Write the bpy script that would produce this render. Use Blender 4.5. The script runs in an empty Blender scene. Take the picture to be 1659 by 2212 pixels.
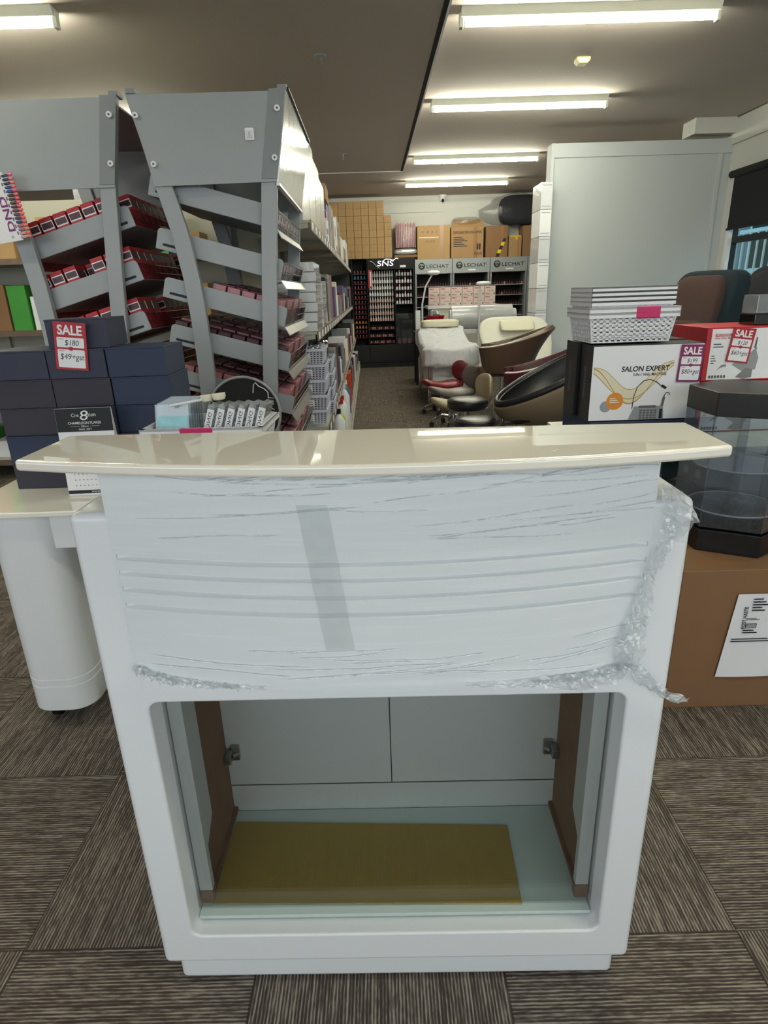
import bpy, bmesh, math, random
from mathutils import Vector, Matrix
random.seed(7)
C = bpy.context.scene.collection
SC = bpy.context.scene
PI = math.pi

# ------------------------------------------------------------------ camera
F, PITCH, YAW, ROLL, CH = 1317.69, 0.34512, 0.011822, -0.032576, 1.28257
cy_, sy_ = math.cos(YAW), math.sin(YAW)
FW = Vector((sy_*math.cos(PITCH), cy_*math.cos(PITCH), -math.sin(PITCH)))
R0 = Vector((cy_, -sy_, 0)); U0 = R0.cross(FW)
RT = math.cos(ROLL)*R0 + math.sin(ROLL)*U0
UP = -math.sin(ROLL)*R0 + math.cos(ROLL)*U0
cam = bpy.data.cameras.new('camera'); co = bpy.data.objects.new('camera', cam); C.objects.link(co)
cam.sensor_fit = 'VERTICAL'; cam.sensor_height = 36.0; cam.sensor_width = 27.0
cam.lens = F*36.0/2212.0; cam.clip_start = 0.02; cam.clip_end = 200
co.matrix_world = Matrix(((RT.x, UP.x, -FW.x, 0), (RT.y, UP.y, -FW.y, 0), (RT.z, UP.z, -FW.z, CH), (0, 0, 0, 1)))
SC.camera = co
SC.cycles.transparent_max_bounces = 40

def W(px, py, x=None, y=None, z=None):
    """world point seen at a pixel of the photo, at a known x, y or z"""
    d = FW + (px-829.5)/F*RT - (py-1106)/F*UP
    if x is not None: t = x/d.x
    elif y is not None: t = y/d.y
    else: t = (z-CH)/d.z
    return Vector((0, 0, CH)) + t*d

# ------------------------------------------------------------------ world, exposure
wd = bpy.data.worlds.new('sky'); SC.world = wd; wd.use_nodes = True
bg = wd.node_tree.nodes['Background']; bg.inputs[0].default_value = (0.90, 0.96, 1.0, 1); bg.inputs[1].default_value = 2.15
SC.view_settings.view_transform = 'Standard'; SC.view_settings.look = 'None'
SC.view_settings.exposure = 0.0; SC.view_settings.gamma = 1.0
TUBE = 105.0

# ------------------------------------------------------------------ materials
def lin(c):
    return tuple(((v/255)/12.92 if v/255 <= 0.04045 else ((v/255+0.055)/1.055)**2.4) for v in c)+(1,)
MC = {}
def mat(name, rgb, rough=0.5, metal=0.0, var=0.06, scale=18, bump=0.0, spec=0.5, coat=0.0, stretch=(1, 1, 1), trans=0.0, alpha=1.0, bscale=None):
    if name in MC: return MC[name]
    m = bpy.data.materials.new(name); m.use_nodes = True; nt = m.node_tree; N = nt.nodes; L = nt.links
    b = N['Principled BSDF']
    b.inputs['Roughness'].default_value = rough; b.inputs['Metallic'].default_value = metal
    b.inputs['Specular IOR Level'].default_value = spec; b.inputs['Coat Weight'].default_value = coat
    b.inputs['Coat Roughness'].default_value = 0.05
    b.inputs['Transmission Weight'].default_value = trans; b.inputs['Alpha'].default_value = alpha
    tc = N.new('ShaderNodeTexCoord'); mp = N.new('ShaderNodeMapping'); mp.inputs['Scale'].default_value = stretch
    L.new(tc.outputs['Object'], mp.inputs[0])
    no = N.new('ShaderNodeTexNoise'); no.inputs['Scale'].default_value = scale; no.inputs['Detail'].default_value = 4
    L.new(mp.outputs[0], no.inputs[0])
    mx = N.new('ShaderNodeMix'); mx.data_type = 'RGBA'
    c = lin(rgb); mx.inputs[6].default_value = tuple(v*(1-var) for v in c[:3])+(1,); mx.inputs[7].default_value = tuple(min(1, v*(1+var)) for v in c[:3])+(1,)
    L.new(no.outputs[0], mx.inputs[0]); L.new(mx.outputs[2], b.inputs['Base Color'])
    if bump:
        n2 = N.new('ShaderNodeTexNoise'); n2.inputs['Scale'].default_value = bscale or scale*3; n2.inputs['Detail'].default_value = 5
        L.new(mp.outputs[0], n2.inputs[0])
        bp = N.new('ShaderNodeBump'); bp.inputs['Strength'].default_value = bump; bp.inputs['Distance'].default_value = 0.01
        L.new(n2.outputs[0], bp.inputs['Height']); L.new(bp.outputs[0], b.inputs['Normal'])
    MC[name] = m; return m
def emis(name, rgb, s):
    m = bpy.data.materials.new(name); m.use_nodes = True; b = m.node_tree.nodes['Principled BSDF']
    b.inputs['Base Color'].default_value = lin(rgb); b.inputs['Emission Color'].default_value = lin(rgb); b.inputs['Emission Strength'].default_value = s
    MC[name] = m; return m
def clear(name, tint=(235, 240, 242), gloss=0.25, rough=0.05, bump=0.0, bscale=60, stretch=(1, 1, 1), haze=0.0, hazecol=(230, 235, 238)):
    """thin clear sheet: see-through with a glossy film reflection and some haze"""
    if name in MC: return MC[name]
    m = bpy.data.materials.new(name); m.use_nodes = True; nt = m.node_tree; N = nt.nodes; L = nt.links
    for n in list(N):
        if n.type == 'BSDF_PRINCIPLED': N.remove(n)
    out = N['Material Output']; t = N.new('ShaderNodeBsdfTransparent'); t.inputs[0].default_value = lin(tint)
    g = N.new('ShaderNodeBsdfAnisotropic'); g.inputs['Roughness'].default_value = rough; g.inputs['Color'].default_value = (1, 1, 1, 1)
    fr = N.new('ShaderNodeLayerWeight'); fr.inputs[0].default_value = 0.5
    pw = N.new('ShaderNodeMath'); pw.operation = 'POWER'; pw.inputs[1].default_value = 5.0; L.new(fr.outputs['Facing'], pw.inputs[0])
    mu = N.new('ShaderNodeMath'); mu.operation = 'MULTIPLY_ADD'; mu.use_clamp = True; mu.inputs[1].default_value = 0.9; mu.inputs[2].default_value = gloss+0.03
    L.new(pw.outputs[0], mu.inputs[0])
    mx = N.new('ShaderNodeMixShader'); L.new(mu.outputs[0], mx.inputs[0]); L.new(t.outputs[0], mx.inputs[1]); L.new(g.outputs[0], mx.inputs[2])
    last = mx
    tc = N.new('ShaderNodeTexCoord'); mp = N.new('ShaderNodeMapping'); mp.inputs['Scale'].default_value = stretch
    L.new(tc.outputs['Object'], mp.inputs[0])
    n2 = N.new('ShaderNodeTexNoise'); n2.inputs['Scale'].default_value = bscale; n2.inputs['Detail'].default_value = 6; L.new(mp.outputs[0], n2.inputs[0])
    if haze:
        d = N.new('ShaderNodeBsdfDiffuse'); d.inputs[0].default_value = lin(hazecol)
        m2 = N.new('ShaderNodeMixShader'); m2.inputs[0].default_value = haze
        mm = N.new('ShaderNodeMath'); mm.operation = 'MULTIPLY'; mm.inputs[1].default_value = haze*2; L.new(n2.outputs[0], mm.inputs[0]); L.new(mm.outputs[0], m2.inputs[0])
        L.new(mx.outputs[0], m2.inputs[1]); L.new(d.outputs[0], m2.inputs[2]); last = m2
    if bump:
        bp = N.new('ShaderNodeBump'); bp.inputs['Strength'].default_value = bump; bp.inputs['Distance'].default_value = 0.02
        L.new(n2.outputs[0], bp.inputs['Height']); L.new(bp.outputs[0], g.inputs['Normal'])
    L.new(last.outputs[0], out.inputs[0]); MC[name] = m; return m

def carpet():
    m = bpy.data.materials.new('striped_carpet'); m.use_nodes = True; nt = m.node_tree; N = nt.nodes; L = nt.links; b = N['Principled BSDF']
    b.inputs['Roughness'].default_value = 0.95; b.inputs['Specular IOR Level'].default_value = 0.1
    def math_(op, a, bv=None, c=None):
        n = N.new('ShaderNodeMath'); n.operation = op
        for i, v in enumerate((a, bv, c)):
            if v is None: continue
            if isinstance(v, (int, float)): n.inputs[i].default_value = v
            else: L.new(v, n.inputs[i])
        return n.outputs[0]
    tc = N.new('ShaderNodeTexCoord'); mp = N.new('ShaderNodeMapping')
    # tile grid: rotated 0.94 deg, origin (-0.793, 0.903), 0.5 m tiles
    mp.vector_type = 'POINT'; mp.inputs['Rotation'].default_value = (0, 0, 0.01637); mp.inputs['Location'].default_value = (0.793, -0.903, 0)
    L.new(tc.outputs['Object'], mp.inputs[0]); sp = N.new('ShaderNodeSeparateXYZ'); L.new(mp.outputs[0], sp.inputs[0])
    X = math_('MULTIPLY', sp.outputs[0], 2.0); Y = math_('MULTIPLY', sp.outputs[1], 2.0)
    ix = math_('FLOOR', X); iy = math_('FLOOR', Y)
    par = math_('FLOORED_MODULO', math_('ADD', ix, iy), 2.0)   # 0 -> stripes run along y
    fx = math_('FRACT', X); fy = math_('FRACT', Y)
    def mixv(f, a, c):
        n = N.new('ShaderNodeMix'); n.data_type = 'FLOAT'; L.new(f, n.inputs[0]); L.new(a, n.inputs[2]); L.new(c, n.inputs[3]); return n.outputs[0]
    across = mixv(par, sp.outputs[0], sp.outputs[1]); along = mixv(par, sp.outputs[1], sp.outputs[0])
    tid = math_('MULTIPLY_ADD', ix, 3.7, math_('MULTIPLY', iy, 7.3))
    def stripes(s_ac, s_al, det):
        cb = N.new('ShaderNodeCombineXYZ'); L.new(math_('MULTIPLY', across, s_ac), cb.inputs[0]); L.new(math_('MULTIPLY', along, s_al), cb.inputs[1]); L.new(tid, cb.inputs[2])
        n = N.new('ShaderNodeTexNoise'); n.inputs['Scale'].default_value = 1.0; n.inputs['Detail'].default_value = det; L.new(cb.outputs[0], n.inputs[0]); return n.outputs[0]
    a = stripes(135, 7, 1); c = stripes(300, 40, 2)
    w = math_('SINE', math_('MULTIPLY', across, 2*PI/0.0068)); w2 = math_('MULTIPLY', w, 0.13)
    v = math_('ADD', math_('MULTIPLY_ADD', c, 0.55, math_('MULTIPLY', a, 0.5)), w2)
    rp = N.new('ShaderNodeValToRGB'); L.new(v, rp.inputs[0]); e = rp.color_ramp.elements
    e[0].position = 0.40; e[0].color = lin((68, 61, 56)); e[1].position = 0.72; e[1].color = lin((152, 143, 131)); n_ = e.new(0.54); n_.color = lin((97, 89, 82))
    # seam
    ed = math_('MINIMUM', math_('MINIMUM', fx, math_('SUBTRACT', 1.0, fx)), math_('MINIMUM', fy, math_('SUBTRACT', 1.0, fy)))
    se = math_('LESS_THAN', ed, 0.004)
    mx = N.new('ShaderNodeMix'); mx.data_type = 'RGBA'; L.new(math_('MULTIPLY', se, 0.6), mx.inputs[0]); L.new(rp.outputs[0], mx.inputs[6]); mx.inputs[7].default_value = lin((45, 40, 36))
    L.new(mx.outputs[2], b.inputs['Base Color'])
    bp = N.new('ShaderNodeBump'); bp.inputs['Strength'].default_value = 0.5; bp.inputs['Distance'].default_value = 0.004; L.new(v, bp.inputs['Height']); L.new(bp.outputs[0], b.inputs['Normal'])
    return m

M = {}
M['carpet'] = carpet()
M['ceil'] = mat('ceiling_paint', (188, 177, 168), 0.9, var=0.03, scale=1.2)
M['wall'] = mat('wall_paint', (205, 205, 200), 0.85, var=0.02, scale=2)
M['partition'] = mat('partition_paint', (188, 193, 195), 0.7, var=0.02, scale=2)
M['lacquer'] = mat('white_lacquer', (229, 232, 233), 0.28, var=0.01, scale=5, coat=0.2)
M['lacin'] = mat('white_melamine', (194, 196, 195), 0.5, var=0.02)
M['cream'] = mat('cream_glass_top', (246, 241, 228), 0.015, var=0.015, scale=8, coat=0.6, spec=0.8)
M['cream'].node_tree.nodes['Principled BSDF'].inputs['Coat Roughness'].default_value = 0.0
M['creamtop'] = mat('cream_gloss_top', (244, 240, 228), 0.08, var=0.015, coat=0.4)
M['frost'] = mat('frosted_green_glass', (190, 206, 200), 0.18, var=0.03)
M['mdf'] = mat('brown_mdf', (118, 88, 66), 0.75, var=0.15, scale=30)
M['khaki'] = mat('khaki_board', (156, 132, 62), 0.45, var=0.08, scale=60, stretch=(1, 6, 1), bump=0.15)
M['steel'] = mat('brushed_steel', (150, 150, 148), 0.3, 0.9, var=0.1)
M['chrome'] = mat('chrome', (205, 205, 208), 0.08, 1.0, var=0.02)
M['grey'] = mat('grey_powder_coat', (150, 155, 158), 0.42, 0.15, var=0.05, scale=6)
M['greyd'] = mat('grey_powder_coat_shelf', (128, 133, 137), 0.5, 0.1, var=0.06, scale=6)
M['glossgrey'] = mat('glossy_grey_header', (200, 203, 203), 0.12, 0.4, var=0.05, scale=4, bump=0.08)
M['black'] = mat('black_plastic', (18, 18, 20), 0.35, var=0.1)
M['mblack'] = mat('matt_black', (22, 22, 23), 0.8, var=0.1)
M['white'] = mat('white_plastic', (232, 232, 236), 0.4, var=0.02)
M['lilac'] = mat('lilac_white_plastic', (214, 216, 232), 0.45, var=0.02)
M['offwhite'] = mat('offwhite_vinyl', (228, 226, 212), 0.4, var=0.03, bump=0.05, scale=40)
M['pillow'] = mat('cream_vinyl_pillow', (232, 226, 200), 0.45, var=0.03)
M['sheet'] = mat('white_cotton_sheet', (228, 230, 236), 0.9, var=0.03, bump=1.0, scale=5, bscale=16, stretch=(1, 1, 1))
M['pink'] = mat('pink_plastic', (196, 28, 100), 0.35, var=0.03)
M['navy'] = mat('navy_card', (46, 50, 70), 0.6, var=0.08, scale=40, bump=0.04)
M['navy2'] = mat('navy_blue_card', (36, 48, 74), 0.6, var=0.08, scale=40, bump=0.04)
M['navyd'] = mat('dark_slate_card', (50, 48, 60), 0.65, var=0.08, scale=40, bump=0.04)
M['red'] = mat('red_print', (176, 32, 44), 0.45, var=0.05)
M['sale'] = mat('sale_tag_red', (172, 30, 44), 0.5, var=0.03)
M['salem'] = mat('sale_tag_magenta', (128, 28, 84), 0.5, var=0.03)
M['paper'] = mat('white_paper', (234, 234, 238), 0.7, var=0.02)
M['ink'] = mat('black_ink', (20, 20, 24), 0.6)
M['greyink'] = mat('grey_ink', (96, 96, 100), 0.6)
M['card'] = mat('cardboard', (158, 124, 86), 0.8, var=0.08, scale=8, bump=0.05)
M['card2'] = mat('cardboard_pale', (170, 138, 96), 0.8, var=0.07, scale=8, bump=0.05)
M['cardd'] = mat('cardboard_dark', (130, 96, 66), 0.8, var=0.08, scale=6, bump=0.05)
M['tape'] = mat('brown_packing_tape', (150, 108, 68), 0.25, var=0.05)
M['gold'] = mat('gold_swoosh', (180, 152, 84), 0.4, var=0.1, scale=12)
M['goldp'] = mat('pale_gold_swoosh', (226, 216, 188), 0.4, var=0.03, scale=12)
M['orange'] = mat('orange_sticker', (222, 140, 34), 0.4)
M['redbottle'] = mat('red_gloss', (150, 18, 34), 0.2, var=0.2, scale=40)
M['dusty'] = mat('dusty_pink_pack', (170, 112, 118), 0.3, var=0.35, scale=40)
M['plum'] = mat('plum_pack', (70, 40, 48), 0.35, var=0.35, scale=40)
M['wrapw'] = mat('white_shrinkwrapped_card', (212, 214, 218), 0.16, var=0.08, scale=14, bump=0.5, bscale=14, coat=0.6)
M['silver'] = mat('silver_bubble_wrap', (200, 202, 202), 0.22, 0.5, var=0.15, scale=10, bump=0.7, bscale=9)
M['tubeface'] = mat('batten_white', (226, 228, 214), 0.5)
M['glass'] = clear('window_glass', (205, 225, 228), 0.02, 0.02)
M['cglass'] = clear('counter_glass', (241, 243, 242), 0.0, 0.03)
M['acryl'] = clear('clear_acrylic', (226, 230, 234), 0.03, 0.03, haze=0.02)
M['acryl2'] = clear('clear_acrylic_disc', (232, 234, 237), 0.03, 0.05, haze=0.06)
M['smoke'] = clear('smoked_acrylic', (66, 66, 70), 0.05, 0.05)
M['film'] = clear('stretch_film', (254, 255, 255), -0.015, 0.22, bump=0.35, bscale=4, stretch=(1.0, 1, 18))
M['crumple'] = clear('crumpled_film', (246, 248, 250), 0.20, 0.045, bump=0.6, bscale=40, haze=0.20, hazecol=(240,244,246))
M['tapeclear'] = clear('frosted_tape', (246, 248, 247), 0.0, 0.3, bump=0.2, haze=0.07, hazecol=(200, 203, 202))
M['bag'] = clear('clear_bag', (236, 236, 236), 0.0, 0.12, bump=0.7, bscale=9, haze=0.01)
M['fabricblk'] = mat('dark_fabric', (34, 34, 42), 0.95, var=0.2, scale=60, bump=0.1)
M['fabricbrn'] = mat('brown_fabric', (66, 48, 44), 0.95, var=0.2, scale=60, bump=0.1)
M['fabricteal'] = mat('dark_teal_fabric', (16, 32, 40), 0.95, var=0.2, scale=60, bump=0.1)
M['lbrown'] = mat('brown_leather', (86, 66, 54), 0.38, var=0.1, scale=20, bump=0.08)
M['lmaroon'] = mat('maroon_leather', (78, 34, 44), 0.38, var=0.1, scale=20, bump=0.08)
M['lblack'] = mat('black_leather', (30, 30, 33), 0.32, var=0.1, scale=20, bump=0.06)
M['lred'] = mat('wine_red_vinyl', (122, 24, 40), 0.3, var=0.06)
M['lgrey'] = mat('grey_vinyl', (120, 112, 110), 0.38, var=0.05)
M['lbeige'] = mat('beige_vinyl', (172, 158, 130), 0.42, var=0.05)
M['ltaupe'] = mat('taupe_shell', (128, 112, 92), 0.6, var=0.08)
M['blind'] = mat('black_blind', (20, 20, 26), 0.9, var=0.1, scale=80)
M['frame'] = mat('dark_aluminium', (30, 34, 38), 0.4, 0.3)
M['building'] = mat('building_blue_grey', (96, 110, 122), 0.8, var=0.06, scale=0.6)
M['buildw'] = mat('building_pale', (176, 200, 208), 0.8, var=0.04, scale=0.6)
M['railc'] = mat('cream_rail', (200, 200, 180), 0.6)
M['beige'] = mat('beige_shelf_metal', (176, 174, 160), 0.5, 0.05, var=0.05, scale=4)
M['rail'] = mat('price_rail', (110, 92, 76), 0.5, var=0.3, scale=30)
M['tube'] = emis('fluorescent_tube', (255, 255, 232), TUBE)
M['neon'] = emis('sign_glow', (235, 240, 255), 1.6)
M['purple'] = mat('purple_print', (120, 30, 110), 0.45)
M['lpurple'] = mat('lavender_card', (92, 84, 128), 0.5)
M['green'] = mat('green_plastic', (54, 140, 40), 0.4, var=0.1)
M['dgreen'] = mat('dark_green_pack', (34, 70, 58), 0.5, var=0.3, scale=12)
M['olive'] = mat('olive_pack', (92, 98, 56), 0.5, var=0.3, scale=12)
M['yellow'] = mat('yellow_tape', (226, 196, 30), 0.5)
M['lime'] = mat('lime_liquid', (190, 206, 60), 0.2)
M['blue'] = mat('blue_plastic', (60, 110, 150), 0.3)
M['ltblue'] = mat('pale_blue_print', (150, 205, 216), 0.35, var=0.25, scale=60)
M['cpack'] = clear('clear_pack', (220, 228, 232), 0.08, 0.08, haze=0.12)

# ------------------------------------------------------------------ mesh builder
class MB:
    def __init__(s): s.v = []; s.f = []; s.m = []; s.T = None
    def add(s, vs, fs, m=0):
        o = len(s.v)
        s.v += [tuple(s.T @ Vector(p)) if s.T else tuple(p) for p in vs]
        s.f += [tuple(i+o for i in f) for f in fs]; s.m += [m]*len(fs); return s
    def box(s, x0, x1, y0, y1, z0, z1, m=0):
        if x0 > x1: x0, x1 = x1, x0
        if y0 > y1: y0, y1 = y1, y0
        if z0 > z1: z0, z1 = z1, z0
        return s.add([(x0, y0, z0), (x1, y0, z0), (x1, y1, z0), (x0, y1, z0), (x0, y0, z1), (x1, y0, z1), (x1, y1, z1), (x0, y1, z1)],
                     [(0, 3, 2, 1), (4, 5, 6, 7), (0, 1, 5, 4), (1, 2, 6, 5), (2, 3, 7, 6), (3, 0, 4, 7)], m)
    def prism(s, poly, a, b, axis='y', m=0):
        """extrude a 2D outline; axis y: outline in (x,z); axis z: in (x,y); axis x: in (y,z)"""
        def P(p, t):
            return {'y': (p[0], t, p[1]), 'z': (p[0], p[1], t), 'x': (t, p[0], p[1])}[axis]
        n = len(poly); ar = sum(poly[i][0]*poly[(i+1) % n][1]-poly[(i+1) % n][0]*poly[i][1] for i in range(n))
        if (ar < 0): poly = poly[::-1]
        if axis == 'y': poly = poly[::-1]; 
        if a > b: a, b = b, a
        vs = [P(p, a) for p in poly]+[P(p, b) for p in poly]
        fs = [tuple(range(n))[::-1], tuple(range(n, 2*n))]+[(i, (i+1) % n, n+(i+1) % n, n+i) for i in range(n)]
        return s.add(vs, fs, m)
    def cyl(s, p0, p1, r0, r1=None, n=16, m=0, caps=True):
        r1 = r0 if r1 is None else r1; p0 = Vector(p0); p1 = Vector(p1); d = (p1-p0).normalized()
        a = d.orthogonal().normalized(); b = d.cross(a)
        vs = [p0+r0*(math.cos(2*PI*i/n)*a+math.sin(2*PI*i/n)*b) for i in range(n)]+[p1+r1*(math.cos(2*PI*i/n)*a+math.sin(2*PI*i/n)*b) for i in range(n)]
        fs = [(i, (i+1) % n, n+(i+1) % n, n+i) for i in range(n)]
        if caps: fs += [tuple(range(n))[::-1], tuple(range(n, 2*n))]
        return s.add(vs, fs, m)
    def lathe(s, prof, c=(0, 0, 0), n=24, m=0):
        vs = []; k = len(prof)
        for r, z in prof:
            vs += [(c[0]+max(r, 1e-5)*math.cos(2*PI*i/n), c[1]+max(r, 1e-5)*math.sin(2*PI*i/n), c[2]+z) for i in range(n)]
        fs = [(j*n+i, j*n+(i+1) % n, (j+1)*n+(i+1) % n, (j+1)*n+i) for j in range(k-1) for i in range(n)]
        fs += [tuple(range(n))[::-1], tuple(range((k-1)*n, k*n))]
        return s.add(vs, fs, m)
    def tube(s, pts, r, n=8, m=0):
        pts = [Vector(p) for p in pts]; vs = []; prev = None
        for i, p in enumerate(pts):
            d = ((pts[min(i+1, len(pts)-1)]-pts[max(i-1, 0)])).normalized()
            a = d.orthogonal().normalized() if prev is None else (prev-prev.dot(d)*d).normalized()
            prev = a; b = d.cross(a); rr = r[i] if isinstance(r, (list, tuple)) else r
            vs += [p+rr*(math.cos(2*PI*k/n)*a+math.sin(2*PI*k/n)*b) for k in range(n)]
        fs = [(j*n+i, j*n+(i+1) % n, (j+1)*n+(i+1) % n, (j+1)*n+i) for j in range(len(pts)-1) for i in range(n)]
        fs += [tuple(range(n))[::-1], tuple(range((len(pts)-1)*n, len(pts)*n))]
        return s.add(vs, fs, m)
    def grid(s, fn, nu, nv, m=0, cu=False):
        vs = [fn(i/nu, j/nv) for j in range(nv+1) for i in range(nu+(0 if cu else 1))]; w = nu if cu else nu+1
        fs = [(j*w+i, j*w+(i+1) % w, (j+1)*w+(i+1) % w, (j+1)*w+i) for j in range(nv) for i in range(nu)]
        return s.add(vs, fs, m)
    def rbox(s, x0, x1, y0, y1, z0, z1, e=0.3, n=20, m=0, fn=None):
        """soft cushion-like box (superellipsoid)"""
        cx, cy, cz = (x0+x1)/2, (y0+y1)/2, (z0+z1)/2; a, b, c = (x1-x0)/2, (y1-y0)/2, (z1-z0)/2
        def sg(v, p): return math.copysign(abs(v)**p, v)
        def f(u, v):
            t = u*2*PI; p = (v-0.5)*PI
            P = (cx+a*sg(math.cos(p), e)*sg(math.cos(t), e), cy+b*sg(math.cos(p), e)*sg(math.sin(t), e), cz+c*sg(math.sin(p), e))
            return fn(*P) if fn else P
        return s.grid(f, n*2, n, m, cu=True)
    def build(s, name, mats, parent=None, smooth=35, bevel=0, solid=0, seg=2, sub=0):
        me = bpy.data.meshes.new(name); me.from_pydata(s.v, [], s.f)
        if not isinstance(mats, (list, tuple)): mats = [mats]
        for m in mats: me.materials.append(m)
        me.polygons.foreach_set('material_index', s.m)
        me.update()
        if smooth:
            me.polygons.foreach_set('use_smooth', [True]*len(me.polygons)); me.set_sharp_from_angle(angle=math.radians(smooth))
        o = bpy.data.objects.new(name, me); C.objects.link(o)
        if parent: o.parent = parent
        if solid:
            q = o.modifiers.new('thickness', 'SOLIDIFY'); q.thickness = solid; q.offset = 0
        if bevel:
            q = o.modifiers.new('bevel', 'BEVEL'); q.width = bevel; q.segments = seg; q.limit_method = 'ANGLE'; q.angle_limit = math.radians(40); q.use_clamp_overlap = True; q.harden_normals = bool(smooth)
        if sub:
            q = o.modifiers.new('sub', 'SUBSURF'); q.levels = sub; q.render_levels = sub
        return o

TXT = {}
def text_geo(st, bold=0.0):
    k = (st, bold)
    if k in TXT: return TXT[k]
    cu = bpy.data.curves.new('t', 'FONT'); cu.body = st; cu.size = 1; cu.offset = bold; cu.align_x = 'LEFT'; cu.resolution_u = 3
    o = bpy.data.objects.new('t', cu); C.objects.link(o)
    me = bpy.data.meshes.new_from_object(o.evaluated_get(bpy.context.evaluated_depsgraph_get()))
    vs = [v.co.copy() for v in me.vertices]; fs = [tuple(p.vertices) for p in me.polygons]
    bpy.data.objects.remove(o); bpy.data.meshes.remove(me); bpy.data.curves.remove(cu)
    x0 = min((v.x for v in vs), default=0); x1 = max((v.x for v in vs), default=1); y0 = min((v.y for v in vs), default=0); y1 = max((v.y for v in vs), default=1)
    TXT[k] = ([((v.x-x0)/(x1-x0), (v.y-y0)/(y1-y0)) for v in vs], fs); return TXT[k]
def put_text(mb, st, x0, x1, z0, z1, y, m=0, bold=0.0, axis='y', shear=0.0):
    """text filling a box on a face: axis y faces -y, axis x faces +x, axis -x faces -x, axis z faces up"""
    vs, fs = text_geo(st, bold); P = []
    for u, v in vs:
        a = x0+(x1-x0)*u+shear*(v)*(z1-z0); b = z0+(z1-z0)*v
        P.append({'y': (a, y, b), 'x': (y, a, b), '-x': (y, -a, b), 'z': (a, b, y)}[axis])
    mb.add(P, fs, m)
def rrect(x0, x1, z0, z1, r, n=5):
    P = []
    for cx, cz, a0 in ((x1-r, z0+r, -90), (x1-r, z1-r, 0), (x0+r, z1-r, 90), (x0+r, z0+r, 180)):
        for i in range(n+1):
            a = math.radians(a0+90*i/n); P.append((cx+r*math.cos(a), cz+r*math.sin(a)))
    return P
def flat(mb, poly, y, m=0):
    mb.add([(p[0], y, p[1]) for p in poly], [tuple(range(len(poly)))], m)
def disc(x, z, r, n=24, sx=1.0): return [(x+r*sx*math.cos(2*PI*i/n), z+r*math.sin(2*PI*i/n)) for i in range(n)]

def tag(o, label, cat, group=None, kind=None):
    o['label'] = label; o['category'] = cat
    if group: o['group'] = group
    if kind: o['kind'] = kind
    return o
def thing(name, label, cat, loc=(0, 0, 0), rz=0, group=None):
    o = bpy.data.objects.new(name, None); C.objects.link(o); o.empty_display_size = 0.05
    o.location = loc; o.rotation_euler = (0, 0, rz); return tag(o, label, cat, group)
def struct(o): o['kind'] = 'structure'; return o
def dup(root, loc=None, rz=None, label=None, group=None, rot=None):
    kids = KIDS.get(root.name)
    if kids is None: kids = [c for c in bpy.data.objects if c.parent == root]; KIDS[root.name] = kids
    r = root.copy(); C.objects.link(r)
    if loc is not None: r.location = loc
    if rz is not None: r.rotation_euler = (0, 0, rz)
    if rot is not None: r.rotation_euler = rot
    if label: r['label'] = label
    if group: r['group'] = group
    for ch in kids:
        c = ch.copy(); C.objects.link(c); c.parent = r
        gk = KIDS.get(ch.name)
        if gk is None: gk = [g for g in bpy.data.objects if g.parent == ch]; KIDS[ch.name] = gk
        for g in gk:
            d = g.copy(); C.objects.link(d); d.parent = c
    return r
KIDS = {}
class Once:
    """first call moves the prototype itself, later calls copy it"""
    def __init__(s, o): s.o = o; s.used = False
    def __call__(s, loc, rz=0, label=None, group=None, rot=None, scale=None):
        if s.used: o = dup(s.o, loc, rz, label, group, rot)
        else:
            o = s.o; s.used = True; o.location = loc; o.rotation_euler = rot or (0, 0, rz)
            if label: o['label'] = label
            if group: o['group'] = group
        if scale: o.scale = scale
        return o


# ================================================================== THE ROOM
CZ, CZL = 2.84, 2.78            # ceiling heights, right zone and dropped left zone
mb = MB(); mb.add([(-7, -2.2, 0), (3.8, -2.2, 0), (3.8, 11.9, 0), (-7, 11.9, 0), (-7, -2.2, -.1), (3.8, -2.2, -.1), (3.8, 11.9, -.1), (-7, 11.9, -.1)],
    [(0, 1, 2, 3), (7, 6, 5, 4), (0, 4, 5, 1), (1, 5, 6, 2), (2, 6, 7, 3), (3, 7, 4, 0)])
struct(mb.build('floor', M['carpet'], smooth=0))
mb = MB(); mb.box(-7, 3.8, -2.0, 11.9, CZ, CZ+.12); mb.box(-7, .50, -2.0, 9.05, CZL, CZ)
struct(mb.build('ceiling', M['ceil'], smooth=0))
mb = MB(); mb.box(.500, .512, -2.0, 9.05, CZL-.006, CZL+.03); mb.box(-7, .512, 9.05, 9.062, CZL-.006, CZL+.03)
struct(mb.build('trim_1', M['white'], smooth=0))
mb = MB(); mb.box(.47, .50, -2.0, 9.05, CZL-.004, CZL-.0005)
struct(mb.build('trim_2', M['mblack'], smooth=0))
mb = MB(); mb.box(-7, 3.8, 11.8, 11.95, 0, CZ); struct(mb.build('wall_back', M['wall'], smooth=0))
mb = MB(); mb.box(-.6, 1.35, 11.775, 11.8, 2.58, CZ); struct(mb.build('trim_3', M['wall'], smooth=0))
mb = MB(); mb.box(-7.1, -7, -2.0, 11.9, 0, CZ); struct(mb.build('wall_left', M['wall'], smooth=0))
mb = MB(); mb.box(-7, 3.95, -2.1, -2.0, 0, .62); mb.box(-7, 3.95, -2.1, -2.0, 2.62, CZ)  # unseen low wall and header, added to hold low daylight off the counter base
for x in (-7, -4.4, -1.8, 1.9, 3.85): mb.box(x, x+.1, -2.1, -2.0, .62, 2.62)
struct(mb.build('wall_front_added', M['wall'], smooth=0))
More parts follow.
